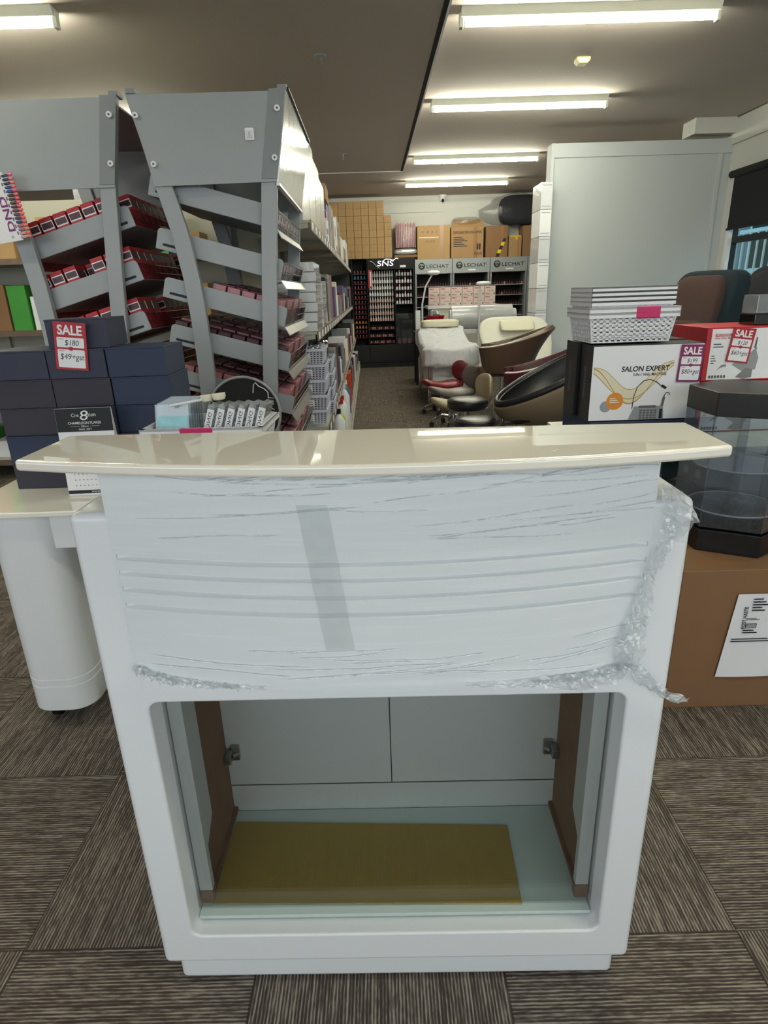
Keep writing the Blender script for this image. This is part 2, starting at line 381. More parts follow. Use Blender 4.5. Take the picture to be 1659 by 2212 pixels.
# right wall with the window opening
WY0, WY1, WZ0, WZ1 = .3, 7.0, .55, 2.33
mb = MB(); mb.box(3.8, 3.95, -2, WY0, 0, CZ); mb.box(3.8, 3.95, WY1, 11.9, 0, CZ); mb.box(3.8, 3.95, WY0, WY1, 0, WZ0); mb.box(3.8, 3.95, WY0, WY1, WZ1, CZ)
struct(mb.build('wall_right', M['wall'], smooth=0))
mb = MB(); mb.box(3.77, 3.8, -2, 7.1, 2.60, 2.83); struct(mb.build('trim_4', M['wall'], smooth=0))
mb = MB(); mb.box(3.35, 3.77, 7.03, 7.3, 2.70, 2.84); struct(mb.build('trim_5', M['wall'], smooth=0))
w = MB()
for y in (WY0+.02, 1.6, 3.1, 4.55, 5.55, WY1-.03): w.box(3.84, 3.90, y-.03, y+.03, WZ0, WZ1)
w.box(3.84, 3.90, WY0, WY1, WZ0, WZ0+.06); w.box(3.84, 3.90, WY0, WY1, WZ1-.05, WZ1); w.box(3.84, 3.90, WY0, WY1, 1.66, 1.72)
wo = struct(w.build('window_1', M['frame'], smooth=0))
g = MB(); g.box(3.868, 3.872, WY0, WY1, WZ0, WZ1); g.build('glass', M['glass'], wo, smooth=0)
w = MB(); w.box(3.80, 3.84, 6.94, 7.0, WZ0, WZ1); w.box(3.80, 3.84, WY0, WY1, WZ0-.02, WZ0)
struct(w.build('trim_6', M['white'], smooth=0))
# partition standing out from the right wall
mb = MB(); mb.box(1.95, 3.8, 7.1, 7.18, 0, 2.66); mb.box(1.92, 1.95, 7.08, 7.25, 0, 2.66)
struct(mb.build('wall_partition', M['partition'], smooth=0))
mb = MB(); mb.box(1.94, 3.8, 7.085, 7.1, 2.53, 2.66); mb.box(3.66, 3.70, 7.085, 7.1, 0, 2.53); struct(mb.build('trim_7', M['partition'], smooth=0, bevel=.002))

# roller blind
t = thing('roller_blind', 'black roller blind half drawn over the street window on the right', 'blind', (3.78, 0, 0))
mb = MB(); mb.box(-.012, -.008, 4.6, 6.93, 1.80, 2.31); mb.build('blind_cloth', M['blind'], t, smooth=0)
mb = MB(); mb.cyl((-.02, 4.58, 2.31), (-.02, 6.97, 2.31), .035); mb.build('roller', M['mblack'], t)
mb = MB(); mb.cyl((-.01, 4.6, 1.795), (-.01, 6.94, 1.795), .012, n=10); mb.build('bottom_bar', M['mblack'], t)

# outside the window
t = thing('office_building', 'blue grey building with railings seen through the window', 'building', (12, 9, 0))
mb = MB(); mb.box(0, 5, -12, 14, -.2, 5.0); mb.build('wall', M['building'], t, smooth=0)
for i in range(9):
    y = -10.5+i*2.6
    mb = MB(); mb.box(-.06, .02, y, y+1.3, 1.5, 3.4); f = mb.build('window', M['buildw'], t, smooth=0)
    mb = MB(); mb.box(-.07, -.055, y+.12, y+1.18, 1.65, 3.25); mb.build('pane', M['fabricteal'], f, smooth=0)
mb = MB()
mb.box(-1.6, 0, -12, 14, .75, 1.0); mb.build('balcony_slab', M['buildw'], t, smooth=0)
for zz in (1.12, 2.55):
    mb = MB(); mb.box(-1.6, -1.55, -12, 14, zz-.05, zz+.05); mb.build('rail', M['buildw'], t, smooth=0)
for i in range(70):
    mb = MB(); y = -11.5+i*.34; mb.box(-1.595, -1.555, y-.02, y+.02, 1.0, 2.55); mb.build('baluster', M['railc'], t, smooth=0)
mb = MB(); mb.box(4.2, 30, -20, 40, -.12, -.02); o = mb.build('pavement', mat('grey_paving', (104, 104, 104), .9), smooth=0); struct(o); o.name = 'ground_side'
mb = MB(); mb.box(-20, 30, -20, -2.25, -.12, -.02); o = mb.build('ground_front', M['grey'] if 0 else mat('grey_paving', (104, 104, 104), .9), smooth=0); struct(o)

# fluorescent battens
def batten(name, L):
    t = thing('fluorescent_batten', '', 'ceiling light')
    mb = MB(); mb.prism([(-.055, 0), (-.03, -.045), (.03, -.045), (.055, 0)], 0, L, 'x'); mb.build('batten_body', M['tubeface'], t, smooth=0, bevel=.003)
    mb = MB(); mb.cyl((.03, 0, -.072), (L-.03, 0, -.072), .014, n=14); mb.build('tube', M['tube'], t)
    for x in (.004, L-.004):
        mb = MB(); mb.box(x-.012, x+.012, -.022, .022, -.094, -.02); mb.build('lamp_holder', M['tubeface'], t, bevel=.004)
    return Once(t)
bt = batten('b', 1.54)
for y, lb in ((4.38, 'ceiling tube light at the top right, nearest the camera of the right row'), (6.2, 'ceiling tube light second from the front in the right row'),
              (8.5, 'third ceiling tube light of the right row, over the massage beds'), (10.25, 'ceiling tube light nearest the back wall and the security camera'),
              (2.3, 'ceiling tube light over the reception counter, right of the ceiling strip'), (.3, 'ceiling tube light by the shop front, right of the ceiling strip')):
    bt((.60, y, CZ), -.004, lb, 'tube lights of the right ceiling row')
for x, y, lb in ((-3.18, 4.06, 'ceiling tube light at the top left corner of the photo'), (-3.25, 6.2, 'ceiling tube light glowing behind the two grey display racks'),
                 (-3.2, 8.3, 'far left ceiling tube light behind the racks'), (-3.2, 1.6, 'left ceiling tube light nearer the shop front'), (-5.6, 5.0, 'ceiling tube light along the left side of the shop')):
    bt((x, y, CZL), -.004, lb, 'tube lights of the left ceiling row')
# ceiling fittings
def sprinkler(x, y, lb):
    t = thing('fire_sprinkler', lb, 'sprinkler', (x, y, CZL), 0, 'ceiling sprinklers')
    mb = MB(); mb.lathe([(.0, 0), (.042, 0), (.042, -.004), (.03, -.010), (0, -.010)], n=24); mb.build('escutcheon', M['grey'], t)
    mb = MB(); mb.lathe([(0, -.01), (.009, -.01), (.009, -.03), (.004, -.034), (.004, -.055), (.016, -.058), (.016, -.061), (0, -.061)], n=14); mb.build('nozzle', M['steel'], t)
sprinkler(-.267, 4.86, 'ceiling sprinkler on a round plate, nearest the camera'); sprinkler(-.239, 7.9, 'small distant ceiling sprinkler above the gondola end')
t = thing('motion_sensor', 'cream box sensor on the ceiling between two tube lights', 'sensor', (1.61, 5.25, CZ))
mb = MB(); mb.prism([(-.05, 0), (-.05, -.02), (-.03, -.04), (.03, -.04), (.05, -.02), (.05, 0)], -.04, .04, 'y'); mb.build('housing', mat('aged_cream_plastic', (226, 214, 170), .5), t, bevel=.004)
mb = MB(); mb.box(-.03, .03, -.042, -.04, -.032, -.012); mb.build('lens', M['white'], t)
t = thing('security_camera', 'white dome security camera high on the back wall', 'camera', (1.33, 11.76, CZ))
mb = MB(); mb.lathe([(0, 0), (.07, 0), (.07, -.03), (.055, -.045), (0, -.045)]); mb.build('mount', M['white'], t)
mb = MB(); mb.lathe([(0, -.045), (.05, -.045), (.052, -.075), (.04, -.105), (.02, -.118), (0, -.12)]); mb.build('dome', M['white'], t)
mb = MB(); mb.cyl((0, -.03, -.085), (0, -.056, -.095), .028, .024); mb.build('lens', M['black'], t)
mb = MB(); mb.tube([(0.01, 0, -.04), (0, .02, -.15), (-.02, .03, -.25)], .004); mb.build('cable', M['black'], t)

# ================================================================== RECEPTION COUNTER
cnt = thing('reception_counter', 'white lacquered reception counter with cream glass top and glazed display opening, in front', 'counter', (.003, .832, 0), -.030)
def lacq_body():
    b = MB(); b.box(-.445, .445, -.022, .285, .075, 1.0)
    o = b.build('body', M['lacquer'], cnt, smooth=35, bevel=.013, seg=4)
    c = MB(); c.prism(rrect(-.380, .381, .150, .677, .018), -.1, .272, 'y'); co_ = c.build('cut', M['lacin'], smooth=35)
    q = o.modifiers.new('open', 'BOOLEAN'); q.operation = 'DIFFERENCE'; q.object = co_; q.solver = 'EXACT'
    q = o.modifiers.new('bv', 'BEVEL'); q.width = .005; q.segments = 3; q.limit_method = 'ANGLE'; q.angle_limit = math.radians(50)
    bpy.context.view_layer.update()
    co_.parent = cnt; bpy.context.view_layer.update()
    me = bpy.data.meshes.new_from_object(o.evaluated_get(bpy.context.evaluated_depsgraph_get()))
    o.modifiers.clear(); o.data = me; bpy.data.objects.remove(co_)
    me.set_sharp_from_angle(angle=math.radians(60)); wn = o.modifiers.new('wn', 'WEIGHTED_NORMAL'); wn.keep_sharp = True; wn.weight = 100; return o
lacq_body()
mb = MB(); mb.box(-.428, .428, 0, .27, 0, .078); mb.build('plinth', M['lacquer'], cnt, bevel=.012, seg=4)
# inside of the display opening
mb = MB(); mb.box(-.372, .372, .266, .270, .235, .674); bk = mb.build('cupboard_doors', M['lacin'], cnt, smooth=0)
mb = MB(); mb.box(-.001, .001, .2652, .2662, .235, .674); mb.box(-.372, .372, .2652, .2662, .234, .2355); mb.build('door_gap', M['ink'], bk, smooth=0)
mb = MB(); mb.box(-.375, .375, .264, .270, .158, .234); mb.build('rear_rail', M['lacin'], cnt, smooth=0)
mb = MB(); mb.box(-.375, .375, .008, .262, .1555, .163); mb.build('glass_floor', M['frost'], cnt, bevel=.001)
for s, lb in ((-1, 0), (1, 0)):
    mb = MB(); mb.box(s*.379, s*.366, .05, .264, .165, .674); sp = mb.build('side_board', M['mdf'], cnt, smooth=0)
    mb = MB(); mb.prism([(.052, .674), (.125, .674), (.125, .30), (.060, .245), (.052, .27)], s*.366, s*.3645, 'x'); mb.build('white_inlay', M['lacin'], sp, smooth=0)
    mb = MB(); mb.prism([(.05, .165), (.262, .165), (.262, .176), (.15, .172), (.05, .181)], s*.366, s*.357, 'x'); mb.build('skirting', M['mdf'], sp, smooth=0)
    mb = MB(); mb.box(s*.3765, s*.352, .036, .050, .196, .674); mb.build('front_stile', M['lacin'], cnt, smooth=0)
    mb = MB(); mb.box(s*.3765, s*.352, .034, .050, .165, .196); mb.build('stile_foot', M['mdf'], cnt, smooth=0)
    h = MB(); h.box(s*.366, s*.350, .235, .262, .318, .340); h.box(s*.356, s*.336, .256, .265, .312, .350); h.cyl((s*.350, .25, .33), (s*.338, .262, .33), .006)
    h.build('hinge', M['steel'], cnt, bevel=.002)
mb = MB(); mb.box(-.379, .380, .024, .028, .152, .676); mb.build('display_glass', M['cglass'], cnt, smooth=0)
# bowed front panel with four grooves
HW = .387
def bow(x): return -.024-.048*(1-(x/HW)**2)
def prof():
    P = [(.735, 0)]
    for zg in (.858, .8855, .912, .9365):
        P += [(zg-.0070, 0), (zg-.0030, .0075), (zg-.001, .0085), (zg+.0010, .0085), (zg+.0014, 0)]
    P += [(1.0, 0), (1.062, 0)]
    return P
PR = prof(); nx = 48
mb = MB(); vs = []; fs = []
for i in range(nx+1):
    x = -HW+2*HW*i/nx
    for z, d in PR:
        vs.append((x, bow(x)+d, z))
k = len(PR)
for i in range(nx):
    for j in range(k-1): fs.append((i*k+j, (i+1)*k+j, (i+1)*k+j+1, i*k+j+1))
mb.add(vs, fs)
# underside, ends and back of the bowed panel
def under(z, flip):
    v = []; f = []
    for i in range(nx+1):
        x = -HW+2*HW*i/nx; v += [(x, bow(x), z), (x, -.0225, z)]
    for i in range(nx):
        q = (2*i, 2*i+1, 2*i+3, 2*i+2); f.append(q if not flip else q[::-1])
    mb.add(v, f)
under(.735, True); under(1.062, False)
mb.box(-HW, -HW+.004, -.024, -.0225, .735, 1.062); mb.box(HW-.004, HW, -.024, -.0225, .735, 1.062)
mb.build('bowed_panel', M['lacquer'], cnt, smooth=12)
mb = MB(); mb.box(-.385, .385, -.0225, .17, 1.0, 1.062); mb.build('upper_box', M['lacquer'], cnt, bevel=.004)
# cream glass top (sits slightly askew)
def slab(o, z0, z1):
    P = []
    n = 40; tipL = Vector((-.495, .820)); tipR = Vector((.466, .763)); d = .060
    for i in range(n+1):
        t = i/n; p = tipL.lerp(tipR, t); P.append((p.x, p.y-d*4*t*(1-t)))
    P += [(.477, .915), (-.490, .976)]
    # to counter-local
    out = []
    ca, sa = math.cos(.030), math.sin(.030)
    for x, y in P:
        dx, dy = x-.003, y-.832; out.append((dx*ca-dy*sa, dx*sa+dy*ca))
    mb = MB(); mb.prism(out, z0, z1, 'z'); return mb.build('glass_top', M['cream'], o, bevel=.005, seg=3, smooth=30)
slab(cnt, 1.0665, 1.0825)
# stretch film over the bowed panel
rnd = random.Random(3)
def wr(x, z):
    return .0016+.0006*math.sin(z*140+x*9+2*math.sin(x*7))+.0005*math.sin(z*260-x*22)+.0004*math.sin(z*60+x*35)
mb = MB(); mb.grid(lambda u, v: (lambda x, z: (x, bow(min(max(x, -HW), HW))-wr(x, z)-(.006 if z < .735 else 0), z))(-HW-.002+u*(2*HW+.004), .728+.332*v), 120, 110)
fl = mb.build('stretch_film', M['film'], cnt, smooth=180)
# film pulled tight into bright creases under the top and at mid height
for i in range(58):
    mb = MB()
    x0 = rnd.uniform(-.36, .30); L_ = rnd.uniform(.08, .30); z0 = rnd.choice([rnd.uniform(1.046, 1.06), rnd.uniform(1.03, 1.055), rnd.uniform(.95, 1.03), rnd.uniform(.745, .80)]); sl = rnd.uniform(-.05, .16)*(1 if x0 > 0 else .6)
    pts = []
    for j in range(14):
        x = min(x0+L_*j/13, HW-.004); z = z0+sl*(x-x0)+.0012*math.sin(j*.5+i); pts.append((x, bow(x)-.0022, z))
    mb.tube(pts, [.0002]+[.0007]*12+[.0002], n=5)
    mb.build('crease', M['crumple'], fl)
def crumple(path, wid, n, name, par, seed, dens=26, amp=.014):
    r = random.Random(seed); mb = MB()
    m_ = len(path)
    def at_(t):
        k_ = min(int(t*(m_-1)), m_-2); f = t*(m_-1)-k_; return Vector(path[k_]).lerp(Vector(path[k_+1]), f), wid[k_]*(1-f)+wid[k_+1]*f
    for layer in range(n):
        nv, nu = dens, 7; G = []
        for j in range(nv+1):
            p, w_ = at_(j/nv)
            row = []
            for i in range(nu+1):
                s_ = (i/nu-.5)*w_
                row.append(p+Vector((s_+r.uniform(-.2, .2)*w_/nu*1.5, -abs(r.gauss(0, amp))-.002*layer, r.uniform(-1, 1)*.006)))
            G.append(row)
        vs = [v for row in G for v in row]; w2 = nu+1
        fs = []
        for j in range(nv):
            for i in range(nu):
                a, b_, c_, d_ = j*w2+i, j*w2+i+1, (j+1)*w2+i+1, (j+1)*w2+i
                fs += [(a, b_, c_), (a, c_, d_)]
        mb.add(vs, fs)
    return mb.build(name, M['crumple'], par, smooth=0)
crumple([(.402, -.028, 1.02), (.420, -.030, .97), (.396, -.030, .92), (.384, -.030, .88), (.378, -.032, .83), (.368, -.034, .79), (.366, -.034, .735)], [.024, .046, .018, .018, .030, .046, .036], 1, 'crumpled_film', fl, 5, 44, .008)
crumple([(.376, -.034, .74), (.400, -.032, .71), (.425, -.032, .69), (.462, -.032, .672)], [.024, .03, .026, .024], 1, 'crumpled_film', fl, 8, 18, .006)
crumple([(.368, -.034, .742), (.330, -.040, .731), (.285, -.046, .726), (.22, -.052, .730)], [.014, .02, .014, .006], 1, 'crumpled_film', fl, 11, 30, .006)
crumple([(-.383, -.028, .750), (-.365, -.028, .742), (-.335, -.032, .737), (-.29, -.040, .733), (-.22, -.052, .731)], [.014, .02, .014, .012, .006], 1, 'crumpled_film', fl, 12, 30, .006)
def hang(path, hgts, name, seed, dens=50, amp=.004):
    r = random.Random(seed); mb = MB(); m_ = len(path); nv, nu = dens, 5; vs = []
    for j in range(nv+1):
        t = j/nv*(m_-1); k_ = min(int(t), m_-2); f = t-k_
        p = Vector(path[k_]).lerp(Vector(path[k_+1]), f); h = hgts[k_]*(1-f)+hgts[k_+1]*f
        for i in range(nu+1): vs.append(p+Vector((r.uniform(-1, 1)*.003, -abs(r.gauss(0, amp)), -h*i/nu+r.uniform(-1, 1)*.002)))
    fs = []
    for j in range(nv):
        for i in range(nu):
            a, b_, c_, d_ = j*(nu+1)+i, j*(nu+1)+i+1, (j+1)*(nu+1)+i+1, (j+1)*(nu+1)+i; fs += [(a, b_, c_), (a, c_, d_)]
    mb.add(vs, fs); return mb.build(name, M['crumple'], fl, smooth=0)
hang([(-.385, -.026, .752), (-.34, -.034, .742), (-.28, -.046, .737), (-.18, -.06, .734)], [.014, .020, .014, .004], 'crumpled_film', 21)
hang([(.12, -.068, .736), (.22, -.056, .736), (.30, -.044, .736), (.36, -.034, .745), (.38, -.03, .76)], [.002, .016, .034, .034, .02], 'crumpled_film', 22)
# tape strip under the film
mb = MB()
mb.grid(lambda u, v: (lambda x, z: (x, bow(x)-.0035, z))(-.108+.042*u+.026*(1-v)+.0004*math.sin(v*23), .800+.222*v), 8, 40)
mb.build('tape_strip', M['tapeclear'], fl, smooth=180)

# khaki board left lying on the counter's glass shelf
t = thing('protective_board', 'thin khaki board lying on the glass shelf inside the counter', 'board', (0, 0, .1635))
P = [W(405, 1958, z=.165), W(1130, 1985, z=.165), W(1098, 1790, z=.165), W(490, 1785, z=.165)]
mb = MB(); mb.prism([(-.352, .874), (.252, .846), (.262, 1.03), (-.344, 1.07)], 0, .003, 'z'); mb.build('sheet', M['khaki'], t, bevel=.001)

# ================================================================== SHARED SMALL THINGS
def basket_mb(w, d, h, taper=.12, rows=5, cols=14, rim=.010, th=.003):
    mb = MB()
    def wall(n, L, fixed, axis):
        out = MB(); g = L/n
        zb, zt = .012, h-.012
        rh = (zt-zb)/rows
        for i in range(n+1):
            c = -L/2+g*i; out.box(c-g*.22, c+g*.22, -th/2, th/2, 0, h)
        for j in range(rows+1):
            z = zb+rh*j; out.box(-L/2, L/2, -th/2, th/2, z-rh*.22, z+rh*.22)
        for x, y, z in out.v:
            pass
        if axis == 'x': vs = [(x, fixed+y, z) for x, y, z in out.v]
        else: vs = [(fixed-y, x, z) for x, y, z in out.v]
        mb.add(vs, out.f)
    wall(cols, w-.004, -d/2, 'x'); wall(cols, w-.004, d/2, 'x')
    cc = max(4, int(cols*d/w)); wall(cc, d-.004, -w/2, 'y'); wall(cc, d-.004, w/2, 'y')
    mb.v = [(x*(1-taper*(1-z/h)), y*(1-taper*(1-z/h)), z) for x, y, z in mb.v]
    k = 1-taper; mb.box(-w/2*k, w/2*k, -d/2*k, d/2*k, 0, .004)
    for s in (-1, 1):
        mb.box(-w/2-rim, w/2+rim, s*(d/2+rim), s*(d/2-th), h-.006, h); mb.box(s*(w/2+rim), s*(w/2-th), -d/2-rim, d/2+rim, h-.006, h)
        mb.box(-w/2-rim, w/2+rim, s*(d/2+rim), s*(d/2+rim-.002), h-.016, h); mb.box(s*(w/2+rim), s*(w/2+rim-.002), -d/2-rim, d/2+rim, h-.016, h)
    return mb
def sale_tag(label, loc, rot, was, now, col, w=.085, h=.118):
    t = thing('sale_tag', label, 'price tag', loc, 0, None); t.rotation_euler = rot
    mb = MB(); mb.box(-w/2, w/2, -.0008, 0, -h, 0); mb.build('card', col, t, smooth=0)
    mb = MB()
    put_text(mb, 'SALE', -w*.38, w*.38, -h*.27, -h*.06, -.0012, 0, .03)
    flat(mb, rrect(-w*.42, w*.42, -h*.53, -h*.32, .003), -.0011, 0); flat(mb, rrect(-w*.42, w*.42, -h*.955, -h*.57, .003), -.0011, 0)
    put_text(mb, 'WAS', -w*.38, -w*.22, -h*.37, -h*.345, -.0013, 2, .01); put_text(mb, 'NOW', -w*.38, -w*.20, -h*.62, -h*.59, -.0013, 2, .01)
    put_text(mb, was, -w*.18, w*.24, -h*.50, -h*.37, -.0013, 1, .0, shear=.15); put_text(mb, now, -w*.36, w*.38, -h*.82, -h*.66, -.0013, 1, .0, shear=.15)
    flat(mb, [(-w*.14, -h*.55), (0, -h*.60), (w*.14, -h*.55), (0, -h*.50)], -.0012, 2)
    mb.build('print', [M['paper'], M['ink'], col], t, smooth=0)
    return t
def stock(name, x0, x1, y0, y1, z0, z1, m, label, cat, group=None, face='x', pr=None, bev=.003, rz=0):
    """a carton with its printed face; the print is its own part"""
    t = thing(name, label, cat, ((x0+x1)/2, (y0+y1)/2, z0), rz, group)
    a, b, h = abs(x1-x0)/2, abs(y1-y0)/2, z1-z0
    mb = MB(); mb.box(-a, a, -b, b, 0, h); mb.build('carton', M[m] if isinstance(m, str) else m, t, smooth=30, bevel=bev)
    if pr:
        mb = MB()
        for (u0, u1, v0, v1, k) in pr[1]:
            if face == 'x': mb.add([(a+.0008, -b+2*b*u0, h*v0), (a+.0008, -b+2*b*u1, h*v0), (a+.0008, -b+2*b*u1, h*v1), (a+.0008, -b+2*b*u0, h*v1)], [(0, 1, 2, 3)], k)
            mb.add([(-a+2*a*u0, -b-.0008, h*v0), (-a+2*a*u1, -b-.0008, h*v0), (-a+2*a*u1, -b-.0008, h*v1), (-a+2*a*u0, -b-.0008, h*v1)], [(0, 1, 2, 3)], k)
        mb.build('print', [M[q] for q in pr[0]], t, smooth=0)
    return t

# ================================================================== LEFT DESK
dk = thing('manicure_desk', 'white desk with cream gloss top behind the counter at the left', 'desk', (-1.14, 1.6, 0))
def dl(x, y): return (x+1.14, y-1.6)
mb = MB(); P = [dl(*p) for p in ((-1.30, 1.578), (-.20, 1.578), (-.20, 2.12), (-1.27, 2.12), (-1.20, 1.94), (-1.148, 1.80))]
# left end sweeps in as in the photo: front-left corner runs out of frame
P = [dl(*p) for p in ((-1.26, 1.62), (-1.20, 1.578), (-.20, 1.578), (-.20, 2.12), (-1.25, 2.12), (-1.25, 2.04), (-1.19, 1.98), (-1.165, 1.90), (-1.165, 1.85), (-1.20, 1.78), (-1.26, 1.74))]
P = [dl(*p) for p in ((-1.165, 1.578), (-.20, 1.578), (-.20, 2.12), (-1.10, 2.12), (-1.14, 2.09), (-1.165, 2.04))]
mb.prism(P, .735, .751, 'z'); mb.build('desk_top', M['creamtop'], dk, bevel=.004, seg=3)
def rplan(x0, x1, y0, y1, r, n=8):
    Q = []
    for cx, cy, a0 in ((x1-r, y0+r, -90), (x1-r, y1-r, 0), (x0+r, y1-r, 90), (x0+r, y0+r, 180)):
        for i in range(n+1): a = math.radians(a0+90*i/n); Q.append((cx+r*math.cos(a), cy+r*math.sin(a)))
    return Q
mb = MB(); Q = [dl(*p) for p in rplan(-1.128, -.925, 1.635, 2.08, .07)]
zs = [(.062, .004), (.066, 0), (.150, 0), (.152, .003), (.155, .003), (.157, 0), (.176, 0), (.178, .003), (.181, .003), (.183, 0), (.735, 0)]
n = len(Q); cx = sum(p[0] for p in Q)/n; cyy = sum(p[1] for p in Q)/n; vs = []
for z, d in zs:
    for p in Q:
        v = Vector((p[0]-cx, p[1]-cyy)); v = v*(1-d/v.length); vs.append((cx+v.x, cyy+v.y, z))
fs = [(j*n+i, j*n+(i+1) % n, (j+1)*n+(i+1) % n, (j+1)*n+i) for j in range(len(zs)-1) for i in range(n)]+[tuple(range(n))[::-1]]
mb.add(vs, fs); mb.build('pedestal', M['lacquer'], dk, smooth=35)
mb = MB(); mb.box(.22, .90, .02, .42, .625, .734); dr = mb.build('drawer', M['lacquer'], dk, bevel=.004)
mb = MB(); mb.prism(rrect(.283, .325, .645, .70, .02), .0185, .021, 'y'); mb.build('finger_slot', M['mblack'], dr, smooth=0)
mb = MB(); mb.prism(rplan(.70, .92, .04, .48, .05), .062, .625, 'z'); mb.build('pedestal', M['lacquer'], dk)
for x, y in ((.06, .11), (.17, .40), (.76, .10), (.86, .42)):
    mb = MB(); mb.cyl((x-.01, y, .024), (x+.014, y, .024), .024, n=16); mb.cyl((x, y, .03), (x, y, .064), .009, n=8); mb.build('castor', M['black'], dk)

# navy boxes
def navy(): 
    t = thing('navy_box', '', 'box', (0, 0, 0), 0)
    mb = MB(); mb.box(-.083, .083, 0, .19, 0, .0795); mb.build('box_body', M['navy'], t, bevel=.0015)
    mb = MB(); mb.box(-.0838, .0838, -.0012, .19, .0765, .0808); mb.build('lid', M['navy'], t, bevel=.001)
    return t
nv = []
for m_ in ('navy', 'navy2', 'navyd'):
    t = navy(); 
    for c in t.children: pass
    nv.append(t)
bpy.context.view_layer.update()
for t, m_ in zip(nv, ('navy', 'navy2', 'navyd')):
    for c in [c for c in bpy.data.objects if c.parent == t]:
        c.data.materials[0] = M[m_]
NV = {k: Once(t) for k, t in zip(('navy', 'navy2', 'navyd'), nv)}
rows = ['topmost', 'second from the top', 'third from the top', 'fourth from the top', 'bottom']
cols_ = [('left', -1.010, ('navy', 'navyd', 'navyd', 'navy2', 'navyd')), ('middle', -.842, ('navy', 'navyd', 'navy', 'navyd', 'navyd')), ('right', -.672, ('navy2', 'navy2', 'navy2', 'navy2', 'navy'))]
for cn, x, ms in cols_:
    for r in range(5):
        NV[ms[r]]((x+(r % 2)*.002, 1.80+.003*((r*7) % 3), .7515+.0815*(4-r)), (.012*((r*5+len(cn)) % 3-1)), 'navy box in the %s stack on the desk, %s' % (cn, rows[r]), 'navy boxes stacked on the desk')
NV['navy']((-.830, 1.815, .7515+.0815*5), .10, 'navy box alone on top of the stacks, with a SALE tag taped on', 'navy boxes stacked on the desk')
sale_tag('red SALE tag marked $180 and $49 on the navy boxes', (-.838, 1.795, 1.232), (math.radians(-1), math.radians(6), math.radians(2)), '$180', '$49+gst', M['sale'], .088, .130)

# desk calendar style sample stand
t = thing('sample_card_stand', 'black and white sample card stand leaning before the navy boxes', 'display card', (-.818, 1.715, .752), math.radians(2)); t.rotation_euler = (math.radians(-4), 0, math.radians(2))
mb = MB(); mb.box(-.078, .078, 0, .002, .0, .252); bd = mb.build('card', M['paper'], t, smooth=0)
mb = MB(); mb.add([(-.078, .003, .25), (.078, .003, .25), (.07, .075, .0), (-.07, .075, .0)], [(0, 1, 2, 3)]); mb.build('back_leg', M['paper'], t, smooth=0, solid=.0015)
mb = MB(); flat(mb, [(-.0775, .186), (.0775, .186), (.0775, .2515), (-.0775, .2515)], -.0006, 0); flat(mb, [(-.0775, .006), (.0775, .006), (.0775, .016), (-.0775, .016)], -.0006, 0)
put_text(mb, 'Cre', -.034, -.013, .228, .237, -.001, 1, .0); put_text(mb, '8', -.012, .010, .218, .245, -.001, 1, .0, shear=.2); put_text(mb, 'tion', .012, .034, .228, .238, -.001, 1, .0)
put_text(mb, 'CHAMELEON FLAKES', -.046, .046, .207, .214, -.001, 1, .01); put_text(mb, 'Effect', -.010, .010, .1985, .2035, -.001, 1); put_text(mb, 'NAIL ART', -.018, .018, .190, .1955, -.001, 1)
flat(mb, [(-.04, .2007), (-.014, .2007), (-.014, .2013), (-.04, .2013)], -.001, 1); flat(mb, [(.04, .2007), (.014, .2007), (.014, .2013), (.04, .2013)], -.001, 1)
for i in range(10):
    for j in range(9): flat(mb, disc(-.052+.0115*i, .03+.0165*j, .0014, 8), -.0006, 0)
put_text(mb, 'www', -.012, .012, .009, .013, -.001, 1)
mb.build('print', [M['ink'], M['paper']], t, smooth=0)

# carton lifting the white basket, basket, sample packs, scoop
stock('cardboard_carton', -.60, -.29, 1.56, 1.76, .7515, .865, 'card', 'plain carton on the desk under the white basket, hidden by the counter top', 'box')
BX, BY, BZ = -.437, 1.655, .866
t = thing('plastic_basket', 'white plastic basket with pink handle, filled with clear nail tip packs', 'basket', (BX, BY, BZ), -.05)
mb = basket_mb(.30, .20, .105, .12, 5, 12); mb.build('basket_body', M['white'], t, smooth=0)
mb = MB(); mb.box(-.055, .030, -.1125, -.106, .084, .106); mb.build('handle_grip', M['pink'], t, bevel=.003)
pk = thing('nail_tip_pack', '', 'pack'); mb = MB(); mb.box(-.045, .045, -.004, .004, 0, .150); mb.build('case', M['cpack'], pk, bevel=.001)
mb = MB(); mb.box(-.041, .041, -.0045, -.0042, .060, .118); mb.build('insert', M['ltblue'], pk, smooth=0); pk = Once(pk)
for i in range(13):
    pk((BX-.095+.002*(i % 2), BY-.072+.0115*i, BZ+.012), -.05, 'clear blue nail tip pack standing in the left row of the white basket', 'clear packs in the left row of the basket', rot=(-.25, 0, -.05))
pk2 = thing('nail_tip_case', '', 'pack'); mb = MB(); mb.box(-.009, .009, -.05, .05, 0, .150); mb.build('case', M['cpack'], pk2, bevel=.001)
mb = MB(); mb.box(-.0088, .0088, -.0512, -.0504, .075, .14); put_text(mb, 'LONG', .078, .132, -.0045, .0045, -.0516, 1)
mb.v = mb.v[:8]+[(-z if 0 else z, y, x) for x, y, z in mb.v[8:]]
mb.build('spine_label', [M['paper'], M['ink']], pk2, smooth=0); pk2 = Once(pk2)
for i in range(6):
    pk2((BX-.022+.0265*i, BY-.03, BZ+.010), 0, 'clear nail tip case with white spine label, number %s from the left in the basket' % ('one', 'two', 'three', 'four', 'five', 'six')[i], 'labelled cases in the basket', rot=(-.06, .30, -.05))
t = thing('double_scoop', 'white plastic double ended scoop lying on the basket of packs', 'scoop', (BX-.02, BY-.01, BZ+.158), .45); t.rotation_euler = (-.15, -.06, .30)
